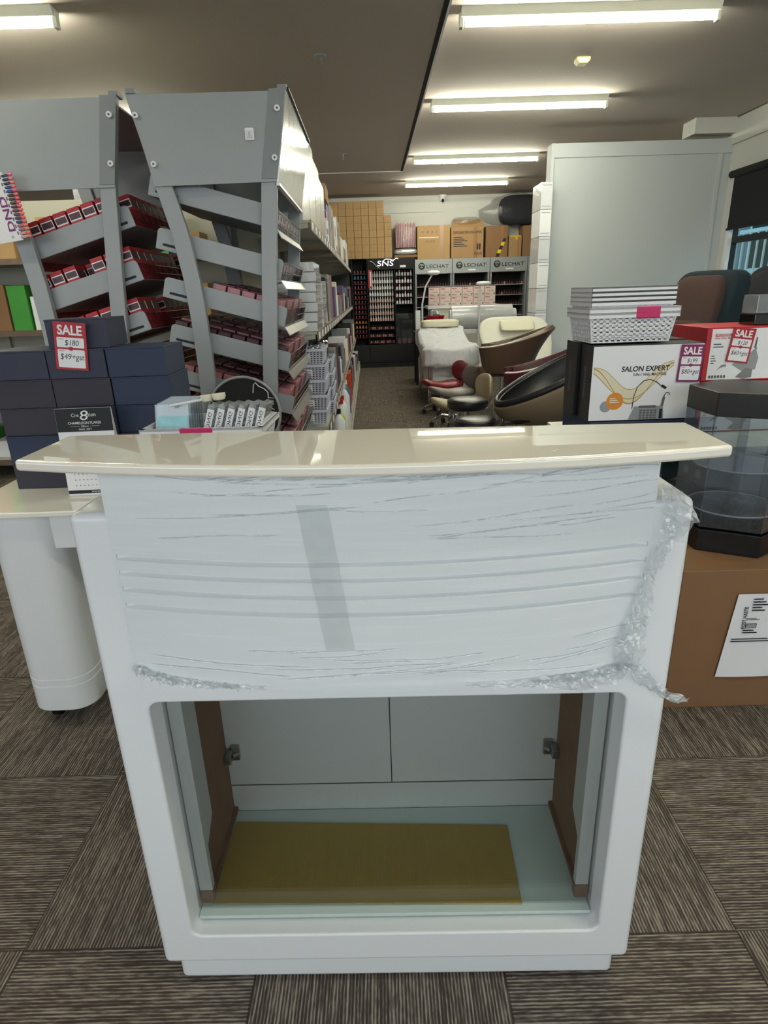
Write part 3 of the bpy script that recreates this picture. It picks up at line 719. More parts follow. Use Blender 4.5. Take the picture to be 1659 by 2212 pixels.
mb = MB(); mb.tube([(-.085, -.03, 0), (-.04, -.01, .002), (.0, .005, .004)], .0035, n=8); mb.build('handle', M['white'], t)
for i, (x, y) in enumerate(((.015, .012), (.045, -.008))):
    mb = MB(); mb.lathe([(.003, 0), (.014, .002), (.018, .010), (.018, .020), (.0165, .020), (.0155, .010), (.012, .004), (.001, .003)], (x, y, -.004), 20); mb.build('cup', M['pillow'], t)

# ================================================================== DISPLAY RACKS
TH = math.atan(.28)
def upright_poly(edge, w, left=True):
    """edge: list of (x,z) from top to bottom on the outer side"""
    inner = [(x+(w if left else -w), z) for x, z in edge]
    return edge+inner[::-1]
# rack local x = world x + 0.60 (rack B), end plane at y = 0
LEFT = [(-.270, 2.0), (-.235, 1.84), (-.205, 1.69), (-.168, 1.53), (-.145, 1.36), (-.135, 1.2), (-.132, 1.0), (-.138, .8), (-.155, .55), (-.20, .3), (-.27, .0)]
RIGHT = [(.319, 2.0), (.262, 1.69), (.235, 1.4), (.210, 1.1), (.191, .87), (.170, .5), (.155, 0)]
RL = .86
def make_rack(label, loc, side_header, rise):
    t = thing('display_rack', label, 'display rack', loc)
    for y in (0, RL-.03):
        mb = MB(); mb.prism(upright_poly(LEFT, .066), y, y+.028, 'y'); mb.build('upright', M['grey'], t, smooth=20, bevel=.003)
        mb = MB(); mb.prism(upright_poly(RIGHT, .062, False), y, y+.028, 'y'); mb.build('upright', M['grey'], t, smooth=20, bevel=.003)
    for y, s in ((-.005, -1), (RL-.012, 1)):
        mb = MB(); mb.prism([(-.258, 1.992), (.300, 1.992), (.262, 1.695), (-.205, 1.690)], y, y+.005, 'y'); h = mb.build('header_panel', M['grey'], t, smooth=0, bevel=.001)
        yy = y-.008 if s < 0 else y+.005
        mb = MB(); mb.prism([(.258, 1.998), (.321, 2.0), (.264, 1.705), (.205, 1.705)], y-.002, y+.007, 'y'); mb.build('corner_plate', M['greyd'], h, smooth=0, bevel=.001)
        if s < 0:
            for bx, bz in ((-.238, 1.925), (-.195, 1.765), (.285, 1.935), (.262, 1.775)):
                mb = MB(); mb.cyl((bx, y-.010, bz), (bx, y-.001, bz), .0105, n=16); mb.cyl((bx, y-.0106, bz), (bx, y-.0099, bz), .0045, n=6, m=1); mb.build('bolt', [M['white'], M['greyink']], h)
    for x in (-.265, .29):
        mb = MB(); mb.box(x, x+.035, -.004, .05, 1.995, 2.012); mb.build('top_cap', M['greyd'], t, bevel=.002)
    mb = MB(); mb.box(-.25, .29, .02, RL-.02, 1.983, 1.989); mb.build('top_panel', M['greyd'], t, smooth=0)
    if side_header:
        mb = MB(); mb.prism([(.3165, 2.0), (.3235, 2.0), (.2665, 1.69), (.2595, 1.69)], .0, RL, 'y'); mb.build('side_header', M['glossgrey'], t, smooth=0, bevel=.001)
        mb = MB(); mb.box(.314, .332, 0, RL, 1.997, 2.004); mb.build('header_trim', M['frame'], t, smooth=0)
        mb = MB(); mb.box(.255, .272, 0, RL, 1.682, 1.692); mb.build('header_trim', M['white'], t, smooth=0)
    mb = MB(); mb.box(-.15, .16, .03, RL-.03, .09, .11); mb.build('base_panel', M['greyd'], t, smooth=0)
    return t
rackB = make_rack('grey metal display rack in the centre left, with a white hook on its header', (-.60, 2.64, 0), True, False)
rackA = make_rack('grey metal display rack at the left edge, shelves of red packs', (-1.225, 2.66, 0), False, True)
def rack_tray(rack, rise, lx, lz):
    s = 1 if not rise else -1
    L_ = .505 if not rise else .44; ca, sa = math.cos(TH), math.sin(TH)
    def tr(p): x, y, z = p; return (lx+s*(x*ca+z*sa), y, lz-x*sa+z*ca)
    def fix(mb):
        mb.v = [tr(p) for p in mb.v]
        if s < 0: mb.f = [f[::-1] for f in mb.f]
        return mb
    mb = MB(); mb.box(0, L_, .034, RL-.034, -.080, -.077)
    tp = fix(mb).build('tray', M['greyd'], rack, smooth=0)
    for y in (.034, RL-.036):
        mb = MB(); r = .014; P = [(r, 0), (r*.3, -r*.3), (0, -r), (0, -.078), (L_, -.078), (L_, -r), (L_-r*.3, -r*.3), (L_-r, 0)]
        mb.prism(P, y-.001, y+.002, 'y'); fix(mb).build('end_plate', M['grey'], tp, smooth=0)
    mb = MB(); mb.prism(rrect(.025, .115, -.064, -.054, .005), .0322, .0335, 'y')
    fix(mb).build('slot', M['ink'], tp, smooth=0)
    for xe in ((L_-.004,) if not rise else (.004, L_-.004)):
        mb = MB()
        for zz in (-.075, -.045, -.012): mb.cyl((xe, .036, zz), (xe, RL-.038, zz), .0018, n=6)
        for i in range(27): y = .05+i*.029; mb.cyl((xe, y, -.077), (xe, y, -.012), .0014, n=5)
        fix(mb).build('wire_fence', M['chrome'], tp)
    mb = MB(); mb.prism([(L_+.001, -.079), (L_+.005, -.079), (L_+.032, -.105), (L_+.028, -.108)], .03, RL-.03, 'y'); fix(mb).build('price_rail', M['steel'], tp, smooth=0)
    return tr, (TH if s > 0 else -TH)
def packproto(name, cat, size, mats, band):
    a, b, h = size
    t = MB(); t.box(-a, a, -b, b, 0, h)
    if band:
        t.box(-a*.96, a*.96, -b-.0006, -b+.001, h*.64, h*.88, 1); t.box(-a*.86, a*.86, -b-.001, -b+.001, h*.68, h*.85, 2)
        t.box(a-.001, a+.0006, -b*.9, b*.9, h*.64, h*.88, 2)
    o = t.build(name, mats, bevel=.002); o['label'] = ''; o['category'] = cat; KIDS[o.name] = []; return Once(o)
pkD = packproto('polish_pack', 'pack', (.026, .036, .098), [M['dusty'], M['paper'], M['plum']], False)
pkP = packproto('polish_pack', 'pack', (.026, .036, .092), [M['plum'], M['paper'], M['dusty']], False)
pkR = packproto('red_pack', 'pack', (.026, .036, .132), [M['red'], M['paper'], M['plum']], True)
bb = MB(); bb.cyl((0, 0, 0), (0, 0, .024), .008, n=12, m=0); bb.lathe([(.0105, .024), (.0115, .028), (.0115, .052), (.009, .058), (0, .059)], n=14, m=1)
def bottle_proto(mats): 
    o = bb.build('polish_bottle', mats); o['label'] = ''; o['category'] = 'bottle'; KIDS[o.name] = []; return Once(o)
bB = [bottle_proto([M['black'], M[k]]) for k in ('dusty', 'white', 'lred')]
ordn = ['top', 'second', 'third', 'fourth', 'fifth', 'lowest']
for k, z in enumerate((1.745, 1.555, 1.372, 1.190, 1.005, .820)):
    tr, an = rack_tray(rackB, False, -.225, z)
    if k < 2:
        for i in range(22):
            p = tr((.485, .065+i*.0345, -.076)); bB[(i*5+k) % 3]((p[0]-.60, p[1]+2.64, p[2]), rot=(0, an, 0), label='small polish bottle with black cap behind the wire fence of the %s tray, central rack' % ordn[k], group='bottles on the %s tray of the central rack' % ordn[k])
    else:
        for i in range(8):
            for j in range(9):
                if k == 2 and i < 3: continue
                p = tr((.035+i*.060, .085+j*.084, -.0765))
                (pkD if (i*3+j+k) % 3 else pkP)((p[0]-.60, p[1]+2.64, p[2]), rot=(0, an, 0), label='pink and plum pack on the %s sloping tray of the central grey rack' % ordn[k], group='packs on the %s tray of the central rack' % ordn[k])
for k, z in enumerate((1.640, 1.440, 1.245, 1.050, .855)):
    tr, an = rack_tray(rackA, True, .285, z)
    for i in range(7):
        for j in range(9):
            if (i*7+j*3+k) % 11 == 0: continue
            p = tr((.035+i*.060, .075+j*.084, -.0765))
            pkR((p[0]-1.225, p[1]+2.66, p[2]), rot=(0, an, 0), label='red and white pack on the %s tray of the left edge rack' % ordn[k], group='red packs on the %s tray of the left rack' % ordn[k])
# hook, round sign, colour chart
t = thing('adhesive_hook', 'small white adhesive hook on the header of the central grey rack', 'hook', (-.425, 2.633, 1.855))
mb = MB(); mb.prism(rrect(-.017, .017, -.020, .020, .004), -.004, 0, 'y'); mb.build('hook_plate', M['white'], t, bevel=.001)
mb = MB(); mb.prism([(-.010, -.013), (-.004, -.013), (-.002, .004), (.002, .004), (.004, -.013), (.010, -.013), (.010, .012), (-.010, .012)], -.009, -.004, 'y'); mb.build('hook_lip', M['lilac'], t, bevel=.0015)
t = thing('round_sign', 'round black sign with grey rim and cat outline, low on the central rack', 'sign', (-.552, 2.618, .815))
mb = MB(); mb.prism(disc(0, 0, .150, 48), -.004, .004, 'y'); mb.build('panel', M['mblack'], t)
mb = MB(); n = 48
mb.grid(lambda u, v: ((.152+.006*math.cos(2*PI*v))*math.cos(2*PI*u), -.002+.006*math.sin(2*PI*v), (.152+.006*math.cos(2*PI*v))*math.sin(2*PI*u)), 64, 8, cu=True); mb.build('rim', M['grey'], t, smooth=180)
mb = MB(); mb.tube([(.045, -.006, .085), (.050, -.006, .118), (.058, -.006, .128), (.072, -.006, .112), (.095, -.006, .100), (.108, -.006, .085), (.108, -.006, .06)], .0022, n=6)
for a in (.0, .018, .036): mb.tube([(.105, -.006, .065-a), (.130, -.006, .060-a*1.4)], .0014, n=5)
for a in (.0, .018): mb.tube([(-.135, -.006, .055-a), (-.105, -.006, .040-a*.5)], .0014, n=5)
mb.build('cat_outline', M['white'], t)
t = thing('nail_colour_chart', 'white colour chart card fringed with blue, maroon and coral nail tips', 'colour chart', (-1.335, 2.60, 1.515)); t.rotation_euler = (0, math.radians(-7), 0)
mb = MB(); mb.box(-.10, .010, 0, .003, 0, .235); mb.build('card', M['paper'], t, smooth=0)
mb = MB()
vs, fs = text_geo('DND', .02); mb.add([(-.006-.026*v, -.0008, .035+.12*u) for u, v in vs], fs, 0); put_text(mb, 'o', -.030, -.022, .012, .020, -.0008, 1)
for i in range(9): mb.box(-.004, .001, -.0008, -.0004, .02+.024*i, .032+.024*i, 1)
mb.build('print', [M['purple'], M['greyink']], t, smooth=0)
cl = [(250, 110, 90), (240, 96, 96), (238, 84, 104), (236, 78, 108), (235, 72, 110)]; c2 = [(196, 150, 152), (150, 90, 110), (46, 40, 80), (90, 24, 60), (70, 20, 34), (60, 20, 36), (30, 50, 120), (20, 30, 70)]
tip = [mat('coral_tip_%d' % i, c, .2, coat=.5) for i, c in enumerate(cl)]; tp2 = [mat('dark_tip_%d' % i, c, .2, coat=.5) for i, c in enumerate(c2)]
for i in range(17):
    z = .010+i*.0132
    mb = MB(); mb.rbox(.004, .030, -.004, .0, z-.005, z+.005, .5, 6); mb.build('nail_tip', tp2[min(i//2, 7)], t)
    mb = MB(); mb.rbox(.024, .046, -.001, .004, z-.004, z+.006, .5, 6); mb.build('nail_tip', tip[min(i//4, 4)], t)

# ================================================================== BACKGROUND SHELVES BEHIND THE RACKS
def shelving(label, loc, L_, dep, zs, facing, top):
    """wall shelving with open front at -y"""
    t = thing('shelving_unit', label, 'shelving', loc)
    mb = MB(); mb.box(0, L_, dep-.02, dep, 0, top); mb.build('back_panel', M['beige'], t, smooth=0)
    nb = max(1, round(L_/.9))
    for i in range(nb+1):
        x = L_*i/nb; mb = MB(); mb.box(x-.02, x+.02, dep-.05, dep-.02, 0, top); mb.build('upright', M['beige'], t, smooth=0)
    for z in zs:
        mb = MB(); mb.box(0, L_, 0, dep-.02, z-.03, z); sh = mb.build('shelf', M['beige'], t, smooth=0)
        mb = MB(); mb.box(0, L_, -.006, 0, z-.035, z+.004); mb.build('price_rail', M['rail'], sh, smooth=0)
    return t
shelving('beige shelving unit of packets behind the grey racks on the left', (-3.85, 4.65, 0), 2.95, .45, (.15, .62, 1.10, 1.58), 'y', 2.0)
r = random.Random(12)
kinds = [('olive', 'olive green'), ('dgreen', 'dark green'), ('paper', 'white'), ('cardd', 'brown'), ('black', 'black'), ('greyd', 'grey'), ('lpurple', 'lavender'), ('green', 'bright green'), ('card2', 'tan')]
sn = {0: 'bottom', 1: 'second', 2: 'third', 3: 'top'}
for si, z in enumerate((.15, .62, 1.10, 1.58)):
    x = -3.75; i = 0
    while x < -1.25:
        w_ = r.uniform(.10, .26); h = r.uniform(.12, .34) if si < 3 else r.uniform(.14, .38); k = kinds[(i*4+si*5) % 9]
        if si == 3: k = kinds[8] if i % 4 else kinds[7]
        stock('packet', x, x+w_-.012, 4.70+r.uniform(0, .05), 4.95, z+.001, z+h, k[0], '%s carton on the %s shelf of the beige unit behind the grey racks' % (k[1], sn[si]), 'carton', '%s cartons on the %s shelf behind the racks' % (k[1], sn[si]), 'y')
        x += w_; i += 1
stock('wrapped_carton', -2.25, -1.62, 5.3, 5.7, 2.0, 2.45, 'silver', 'plastic wrapped carton high behind the gap between the two grey racks', 'box')
stock('storage_carton', -2.3, -1.55, 5.25, 5.75, 0, 1.999, 'cardd', 'tall brown carton standing behind the beige shelving', 'box')

# ================================================================== GONDOLA ALONG THE AISLE
g = thing('gondola_shelving', 'long beige gondola shelving along the left of the aisle', 'shelving', (-.21, 3.56, 0))
GL = 7.65
mb = MB(); mb.box(-.53, -.51, 0, GL, 0, 2.05); mb.build('back_panel', M['beige'], g, smooth=0)
mb = MB(); mb.box(-.51, 0, 0, GL, 0, .14); bs = mb.build('base_shelf', M['beige'], g, bevel=.004)
for i in range(50): mb = MB(); mb.box(.0, .003, .1+i*.15, .15+i*.15, .05, .10); mb.build('price_label', M['paper'], bs, smooth=0)
for z, xf in ((1.655, -.09), (1.085, -.09), (.555, -.055)):
    mb = MB(); mb.box(-.51, xf, 0, GL, z-.012, z); sh = mb.build('shelf', M['beige'], g, smooth=0)
    mb = MB(); mb.prism([(xf, z+.004), (xf+.006, z+.004), (xf+.006, z-.05), (xf, z-.045)], 0, GL, 'y'); rl = mb.build('price_rail', M['rail'], sh, smooth=0)
    for i in range(30): mb = MB(); mb.box(xf+.006, xf+.008, .04+i*.25, .14+i*.25, z-.042, z-.004); mb.build('price_label', M['paper'], sh, smooth=0)
    for i in range(8):
        mb = MB(); y = .005+i*(GL-.02)/7; mb.prism([(-.51, z-.012), (xf-.01, z-.012), (xf-.01, z-.035), (-.51, z-.10)], y, y+.003, 'y'); mb.build('bracket', M['beige'], sh, smooth=0)
for i in range(9):
    y = i*(GL-.04)/8; mb = MB(); mb.box(-.51, -.48, y, y+.03, 0, 2.05); mb.build('upright', M['greyd'], g, smooth=0)
# top shelf stock
for i, (y0, y1, h) in enumerate(((3.58, 4.02, .52), (4.05, 4.50, .50), (4.53, 4.98, .46), (5.01, 5.45, .42))):
    stock('wrapped_carton', -.68, -.335, y0, y1, 1.656, 1.656+h, 'silver', 'silvery plastic wrapped carton on the gondola top shelf, %s from the near end' % ['first', 'second', 'third', 'fourth'][i], 'carton', 'wrapped cartons on the gondola top shelf')
stock('salon_carton', -.62, -.33, 5.5, 5.78, 1.656, 1.93, 'paper', 'white carton with purple band and arrow on the gondola top shelf', 'carton', None, 'x', (['purple', 'lpurple'], [(0, 1, .78, .98, 0), (.05, .7, .36, .52, 0), (0, .3, .1, .3, 1)]))
stock('salon_carton', -.62, -.34, 5.82, 5.93, 1.656, 2.02, 'lpurple', 'dark lavender carton beside the purple banded carton', 'carton')
stock('tan_carton', -.65, -.33, 5.6, 6.0, 2.021, 2.14, 'card', 'tan carton lying on top of the lavender carton', 'carton')
for i, (y0, y1, h) in enumerate(((6.0, 6.5, .38), (6.55, 7.1, .34), (7.15, 7.9, .40), (7.95, 8.7, .28), (8.75, 9.6, .22), (9.65, 10.4, .36), (10.45, 11.15, .25))):
    stock('white_carton', -.64, -.32, y0, y1, 1.656, 1.656+h, 'paper' if i % 2 else 'wrapw', 'white carton on the gondola top shelf, number %s beyond the purple one' % ['one', 'two', 'three', 'four', 'five', 'six', 'seven'][i], 'carton', 'white cartons far along the top shelf', 'x', (['blue', 'greyink'], [(.2, .5, .5, .8, 0), (.55, .9, .1, .3, 1)]) if i < 3 else None)
# middle shelf stock
for i in range(7):
    stock('flat_pack', -.54, -.30+.004*(i % 3), 3.62, 4.02, 1.086+i*.053, 1.086+i*.053+.050, 'wrapw', 'flat white film wrapped pack near the gondola end, %s in its pile' % ['lowest', 'second lowest', 'third', 'middle', 'fifth', 'second highest', 'topmost'][i], 'pack', 'film wrapped packs piled at the gondola end')
for i in range(5):
    stock('flat_pack', -.52, -.295, 4.08, 4.40, 1.086+i*.056, 1.086+i*.056+.053, 'wrapw', 'white film wrapped pack in the lower second pile, %s' % ['lowest', 'second', 'middle', 'fourth', 'topmost'][i], 'pack', 'film wrapped packs in the second pile')
stock('striped_carton', -.46, -.31, 4.5, 4.68, 1.086, 1.37, 'paper', 'white carton with grey stripes and black band beside the wrapped packs', 'carton', None, 'x', (['black', 'greyd'], [(0, 1, .42, .52, 0), (0, 1, .28, .42, 1), (.1, .2, .55, .98, 1), (.4, .5, .55, .98, 1), (.7, .8, .55, .98, 1)]))
items = [('pink_carton', 'dusty', 'pink'), ('black_case', 'black', 'black'), ('white_carton', 'paper', 'white'), ('brush_pack', 'plum', 'plum'), ('grey_carton', 'greyd', 'grey'), ('cream_bag', 'pillow', 'cream'), ('lavender_carton', 'lpurple', 'lavender')]
r = random.Random(5)
def fill(y, yend, z, xf, hmin, hmax, wmin, wmax, shelf, seq):
    i = 0; cnt_ = {}
    while y < yend:
        w_ = r.uniform(wmin, wmax); nm, m_, cn = seq[(i*3+1) % len(seq)]
        stock(nm, xf-.20, xf-r.uniform(0, .02), y, y+w_-.015, z, z+r.uniform(hmin, hmax), m_, '%s pack or carton on the gondola %s shelf further down the aisle' % (cn, shelf), 'carton', '%s items on the gondola %s shelf' % (cn, shelf))
        y += w_; i += 1
fill(4.75, 11.1, 1.086, -.305, .14, .36, .16, .34, 'middle', items)
fill(4.4, 11.1, .556, -.27, .14, .36, .14, .30, 'lower', items)
# woven baskets on the lower shelf
wb = thing('woven_basket', '', 'basket'); mb = basket_mb(.205, .30, .086, .10, 5, 10, .004); mb.build('basket_body', M['lilac'], wb, smooth=0)
mb = MB(); mb.box(-.075, .025, -.1545, -.1530, .022, .058, 0)
for i in range(2): mb.box(-.065, .015, -.1550, -.1542, .030+.014*i, .034+.014*i, 1)
mb.build('paper_label', [M['paper'], M['greyink']], wb, smooth=0)
mb = MB(); mb.box(-.09, .09, -.135, .135, .004, .06); mb.build('contents', M['plum'], wb, smooth=0)
wb = Once(wb)
for i in range(5):
    wb((-.375+.006*(i % 2), 3.755, .556+.0875*i), .0, 'pale woven basket in the pile nearest the rack, %s' % ['lowest', 'second lowest', 'middle', 'second highest', 'topmost'][i], 'woven baskets piled on the lower shelf')
    if i < 4: wb((-.352, 4.095, .556+.0875*i), .0, 'pale woven basket in the pile just behind the first, %s' % ['lowest', 'second lowest', 'second highest', 'topmost'][i], 'woven baskets in the rear pile')
tp = MB(); rr = random.Random(2)
for i in range(60):
    x, y = rr.uniform(-.09, .09), rr.uniform(-.13, .13); tp.rbox(x-.012, x+.012, y-.008, y+.008, rr.uniform(0, .012), rr.uniform(.014, .026), .7, 4)
o = tp.build('clear_nail_tips', M['silver']); o.location = (-.372, 3.755, .556+.0875*4+.066); tag(o, 'heap of clear shiny nail tips in the topmost woven basket', 'nail tips', kind='stuff')
t = thing('metal_tin', 'shiny steel tin beside the woven baskets on the lower shelf', 'tin', (-.33, 4.10, .556+.0875*4+.001))
mb = MB(); mb.lathe([(0, 0), (.05, 0), (.052, .004), (.052, .09), (.045, .098), (0, .098)]); mb.build('tin_body', M['chrome'], t)
mb = MB(); mb.lathe([(0, .098), (.02, .098), (.02, .115), (0, .115)]); mb.build('tin_lid', M['black'], t)
# base shelf bottles and cartons
def jug(x, y, z, h, w_, m_, capm, label):
    t = thing('refill_bottle', label, 'bottle', (x, y, z)); mb = MB(); mb.lathe([(0, 0), (w_, 0), (w_*1.02, .01), (w_, h*.68), (w_*.5, h*.82), (w_*.32, h*.85), (w_*.32, h*.9), (0, h*.9)]); mb.build('bottle_body', M[m_], t)
    mb = MB(); mb.lathe([(0, h*.88), (w_*.4, h*.88), (w_*.4, h), (0, h)]); mb.build('cap', M[capm], t)
for i, (y, h, w_, m_, cm, lb) in enumerate(((4.75, .30, .05, 'white', 'black', 'white refill bottle with black cap'), (4.95, .27, .045, 'lime', 'white', 'lime yellow refill bottle'), (5.2, .30, .05, 'white', 'red', 'white bottle with red cap'), (5.4, .30, .05, 'white', 'red', 'second white bottle with red cap'), (5.75, .36, .055, 'white', 'white', 'tall white refill bottle'), (6.2, .33, .05, 'blue', 'white', 'blue refill bottle'))):
    jug(-.275, y, .141, h, w_, m_, cm, lb+' standing on the gondola base shelf')
stock('orange_carton', -.42, -.235, 6.6, 7.0, .141, .48, mat('orange_red_card', (206, 66, 24), .5), 'orange red carton on the gondola base shelf', 'carton')
fill(7.1, 11.1, .141, -.235, .14, .36, .2, .4, 'base', items)

# ================================================================== BACK WALL RACKS
def bottle_set(name, capm, bodm, h=.096, w_=.0175):
    b = MB(); b.lathe([(0, 0), (w_, 0), (w_, h*.5), (w_*.5, h*.56)], n=10, m=1); b.lathe([(w_*.5, h*.54), (w_*.62, h*.58), (w_*.5, h), (0, h)], n=10, m=0)
    o = b.build(name, [M[capm], M[bodm]], smooth=40); o['label'] = ''; o['category'] = 'bottle'; KIDS[o.name] = []; return Once(o)
M['skin'] = mat('pale_pink_polish', (226, 196, 190), .25, var=.15, scale=8); M['coral'] = mat('coral_polish', (176, 120, 112), .25, var=.3, scale=8); M['teal'] = mat('teal_polish', (80, 150, 150), .25, var=.3, scale=8)
bw = bottle_set('polish_bottle', 'white', 'skin'); bww = bottle_set('polish_bottle', 'white', 'paper'); brd = bottle_set('polish_bottle', 'redbottle', 'paper'); bbl = bottle_set('polish_bottle', 'blue', 'paper')
bkb = bottle_set('polish_bottle', 'black', 'coral', .075); bkd = bottle_set('polish_bottle', 'black', 'lmaroon', .075); jarp = bottle_set('powder_jar', 'dusty', 'lred', .05, .02); jaro = bottle_set('powder_jar', 'coral', 'orange', .05, .02); jart = bottle_set('powder_jar', 'teal', 'blue', .05, .02)
sns = thing('black_polish_rack', 'tall black polish rack with glowing white script sign, at the aisle end', 'display rack', (-.30, 11.38, 0))
def part(name, m, par, *boxes, **kw):
    mb = MB()
    for b in boxes: mb.box(*b)
    return mb.build(name, M[m] if isinstance(m, str) else m, par, **dict(dict(smooth=0), **kw))
part('carcass', 'mblack', sns, (0, 1.20, .36, .40, 0, 1.84), (0, .02, .02, .36, 0, 1.84), (1.18, 1.20, .02, .36, 0, 1.84), (.29, .31, .02, .36, 0, 1.84), (.82, .835, .02, .36, .42, 1.66), (0, 1.2, 0, .36, 0, .08))
for x0, x1 in ((.02, .29), (.31, 1.18)): part('plinth_panel', 'black', sns, (x0, x1, .01, .03, .09, .40))
sg = part('sign_panel', 'mblack', sns, (.31, 1.18, .0, .02, 1.66, 1.84))
mb = MB(); put_text(mb, 'SNS', .50, .80, 1.715, 1.80, -.012, 0, .0, shear=.1); mb.tube([(.60, -.012, 1.79), (.66, -.012, 1.825), (.74, -.012, 1.82), (.80, -.012, 1.80), (.86, -.012, 1.835), (.90, -.012, 1.82)], .006, n=6)
mb.build('glowing_script', M['neon'], sg, smooth=0)
part('small_label', 'paper', sg, (.93, 1.04, -.003, 0, 1.685, 1.72))
mb = MB(); mb.tube([(.36, -.006, 1.80), (.42, -.008, 1.78), (.48, -.008, 1.72), (.54, -.008, 1.68)], .005, n=6); mb.build('cable', M['white'], sg)
rn = ['top', 'second', 'third', 'fourth', 'fifth', 'sixth', 'seventh', 'eighth', 'ninth', 'tenth', 'eleventh', 'twelfth', 'thirteenth', 'fourteenth', 'fifteenth']
def shelfrow(par, x0, x1, z, y0=.10, y1=.34, m='black', lip=True):
    part('shelf', m, par, (x0, x1, y0, y1, z-.008, z))
ox, oy = -.30, 11.38; sns.scale = (.915, 1, 1)
zz = [1.545-.106*i for i in range(8)]
for r_, z in enumerate(zz):
    shelfrow(sns, .31, .82, z)
    for i in range(10):
        (bww if r_ < 4 else bw)((ox+.915*(.345+i*.0485), oy+.13, z+.001), label='white capped bottle in the %s row of the black rack centre' % rn[r_], group='white bottles in the %s row of the black rack' % rn[r_])
for r_ in range(5):
    z = 1.555-.118*r_; shelfrow(sns, .835, 1.18, z)
    for i in range(6):
        (brd, bbl, brd, bww)[(i*3+r_*2) % 4]((ox+.915*(.865+i*.055), oy+.13, z+.001), label='bottle with coloured cap in the %s row, right side of the black rack' % rn[r_], group='coloured bottles in the %s row, right of the black rack' % rn[r_])
for r_, z in enumerate((.66, .53, .42)):
    shelfrow(sns, .31, .82, z)
    for i in range(12):
        (bkb if (i+r_) % 3 else bkd)((ox+.915*(.335+i*.041), oy+.13, z+.001), label='short black capped bottle on the %s low shelf of the black rack' % ('top', 'middle', 'bottom')[r_], group='short bottles on the lower black rack, %s shelf' % ('upper', 'middle', 'bottom')[r_])
for r_ in range(14):
    z = 1.60-.083*r_; shelfrow(sns, .02, .29, z)
    for i in range(4):
        (jart if r_ in (1,) else jaro if r_ in (10, 11) else jarp)((ox+.915*(.06+i*.062), oy+.13, z+.001), label='powder jar in the %s row at the left of the black rack' % rn[r_], group='powder jars in the %s row of the black rack' % rn[r_])
part('acrylic_door', M['acryl'], sns, (.84, 1.175, .05, .055, .42, .92))
for i in range(3): stock('pink_packet', ox+.79+i*.09, ox+.855+i*.09, oy+.10, oy+.2, .401, .49, 'dusty', 'small pink packet in the bottom right of the black rack, %s' % ('left', 'middle', 'right')[i], 'packet', 'pink packets at the bottom of the black rack', 'y')
stock('colour_swatch', ox+.29, ox+.36, oy-.02, oy-.008, 1.36, 1.66, 'red', 'red and white swatch card hanging on the black rack', 'swatch card', None, 'y', (['paper'], [(.45, .8, .1, .9, 0)]), rz=0)

# four grey polish stands with emblem headers
def grey_stand(k, lb):
    x0 = .81+.655*k; wd_ = .645 if k < 3 else .645
    t = thing('grey_polish_stand', lb, 'display rack', (x0, 11.38, 0), 0, 'grey polish stands with emblem headers')
    part('carcass', 'greyd', t, (0, .03, 0, .40, 0, 1.80), (wd_-.03, wd_, 0, .40, 0, 1.80), (0, wd_, .37, .40, 0, 1.80), (0, wd_, .0, .38, 0, .12), (0, wd_, .0, .38, 1.785, 1.80))
    part('inner_back', 'mblack', t, (.03, wd_-.03, .362, .37, .12, 1.56))
    h = part('header', 'grey', t, (0, wd_, -.012, .0, 1.565, 1.80))
    mb = MB(); flat(mb, disc(.115, 1.69, .058, 28), -.0135, 0)
    for a0, a1, r_ in ((20, 160, .040), (200, 330, .030)):
        P = [(.115+r_*math.cos(math.radians(a0+(a1-a0)*i/10)), 1.69+r_*math.sin(math.radians(a0+(a1-a0)*i/10))) for i in range(11)]
        P += [(.115+(r_-.010)*math.cos(math.radians(a1-(a1-a0)*i/10)), 1.685+(r_-.010)*math.sin(math.radians(a1-(a1-a0)*i/10))) for i in range(11)]
        flat(mb, P, -.0145, 1)
    put_text(mb, 'C', .105, .135, 1.665, 1.71, -.015, 1, .02)
    put_text(mb, 'LECHAT', .20, .585, 1.655, 1.715, -.0135, 0, .01); flat(mb, [(.27, 1.60), (.40, 1.60), (.40, 1.622), (.27, 1.622)], -.0135, 2)
    mb.build('header_print', [M['ink'], M['grey'], M['paper']], h, smooth=0)
    for j in range(6):
        part('shelf', 'grey', t, (.03, wd_-.03, .06, .36, 1.36-.172*j-.012, 1.36-.172*j))
    return x0, wd_
sl_ = ['first', 'second', 'third', 'fourth']
for k in range(4):
    x0, wd_ = grey_stand(k, '%s grey polish stand from the left, black emblem on its header' % sl_[k])
    for j in range(4):
        z = 1.361-.172*j
        if k < 2 and j in (2, 3): continue
        for i in range(13):
            if (i*5+j+k*3) % 17 == 0: continue
            b = bkd if (j > 0 and i > 7 and k >= 2) or (i % 4 == 3) else bkb if (k+j+i) % 7 == 0 else bkd
            b((x0+.06+i*.044, 11.47, z), label='dark capped polish bottle on the %s shelf of the %s grey stand' % (rn[j], sl_[k]), group='bottles on the %s shelf of the %s grey stand' % (rn[j], sl_[k]))

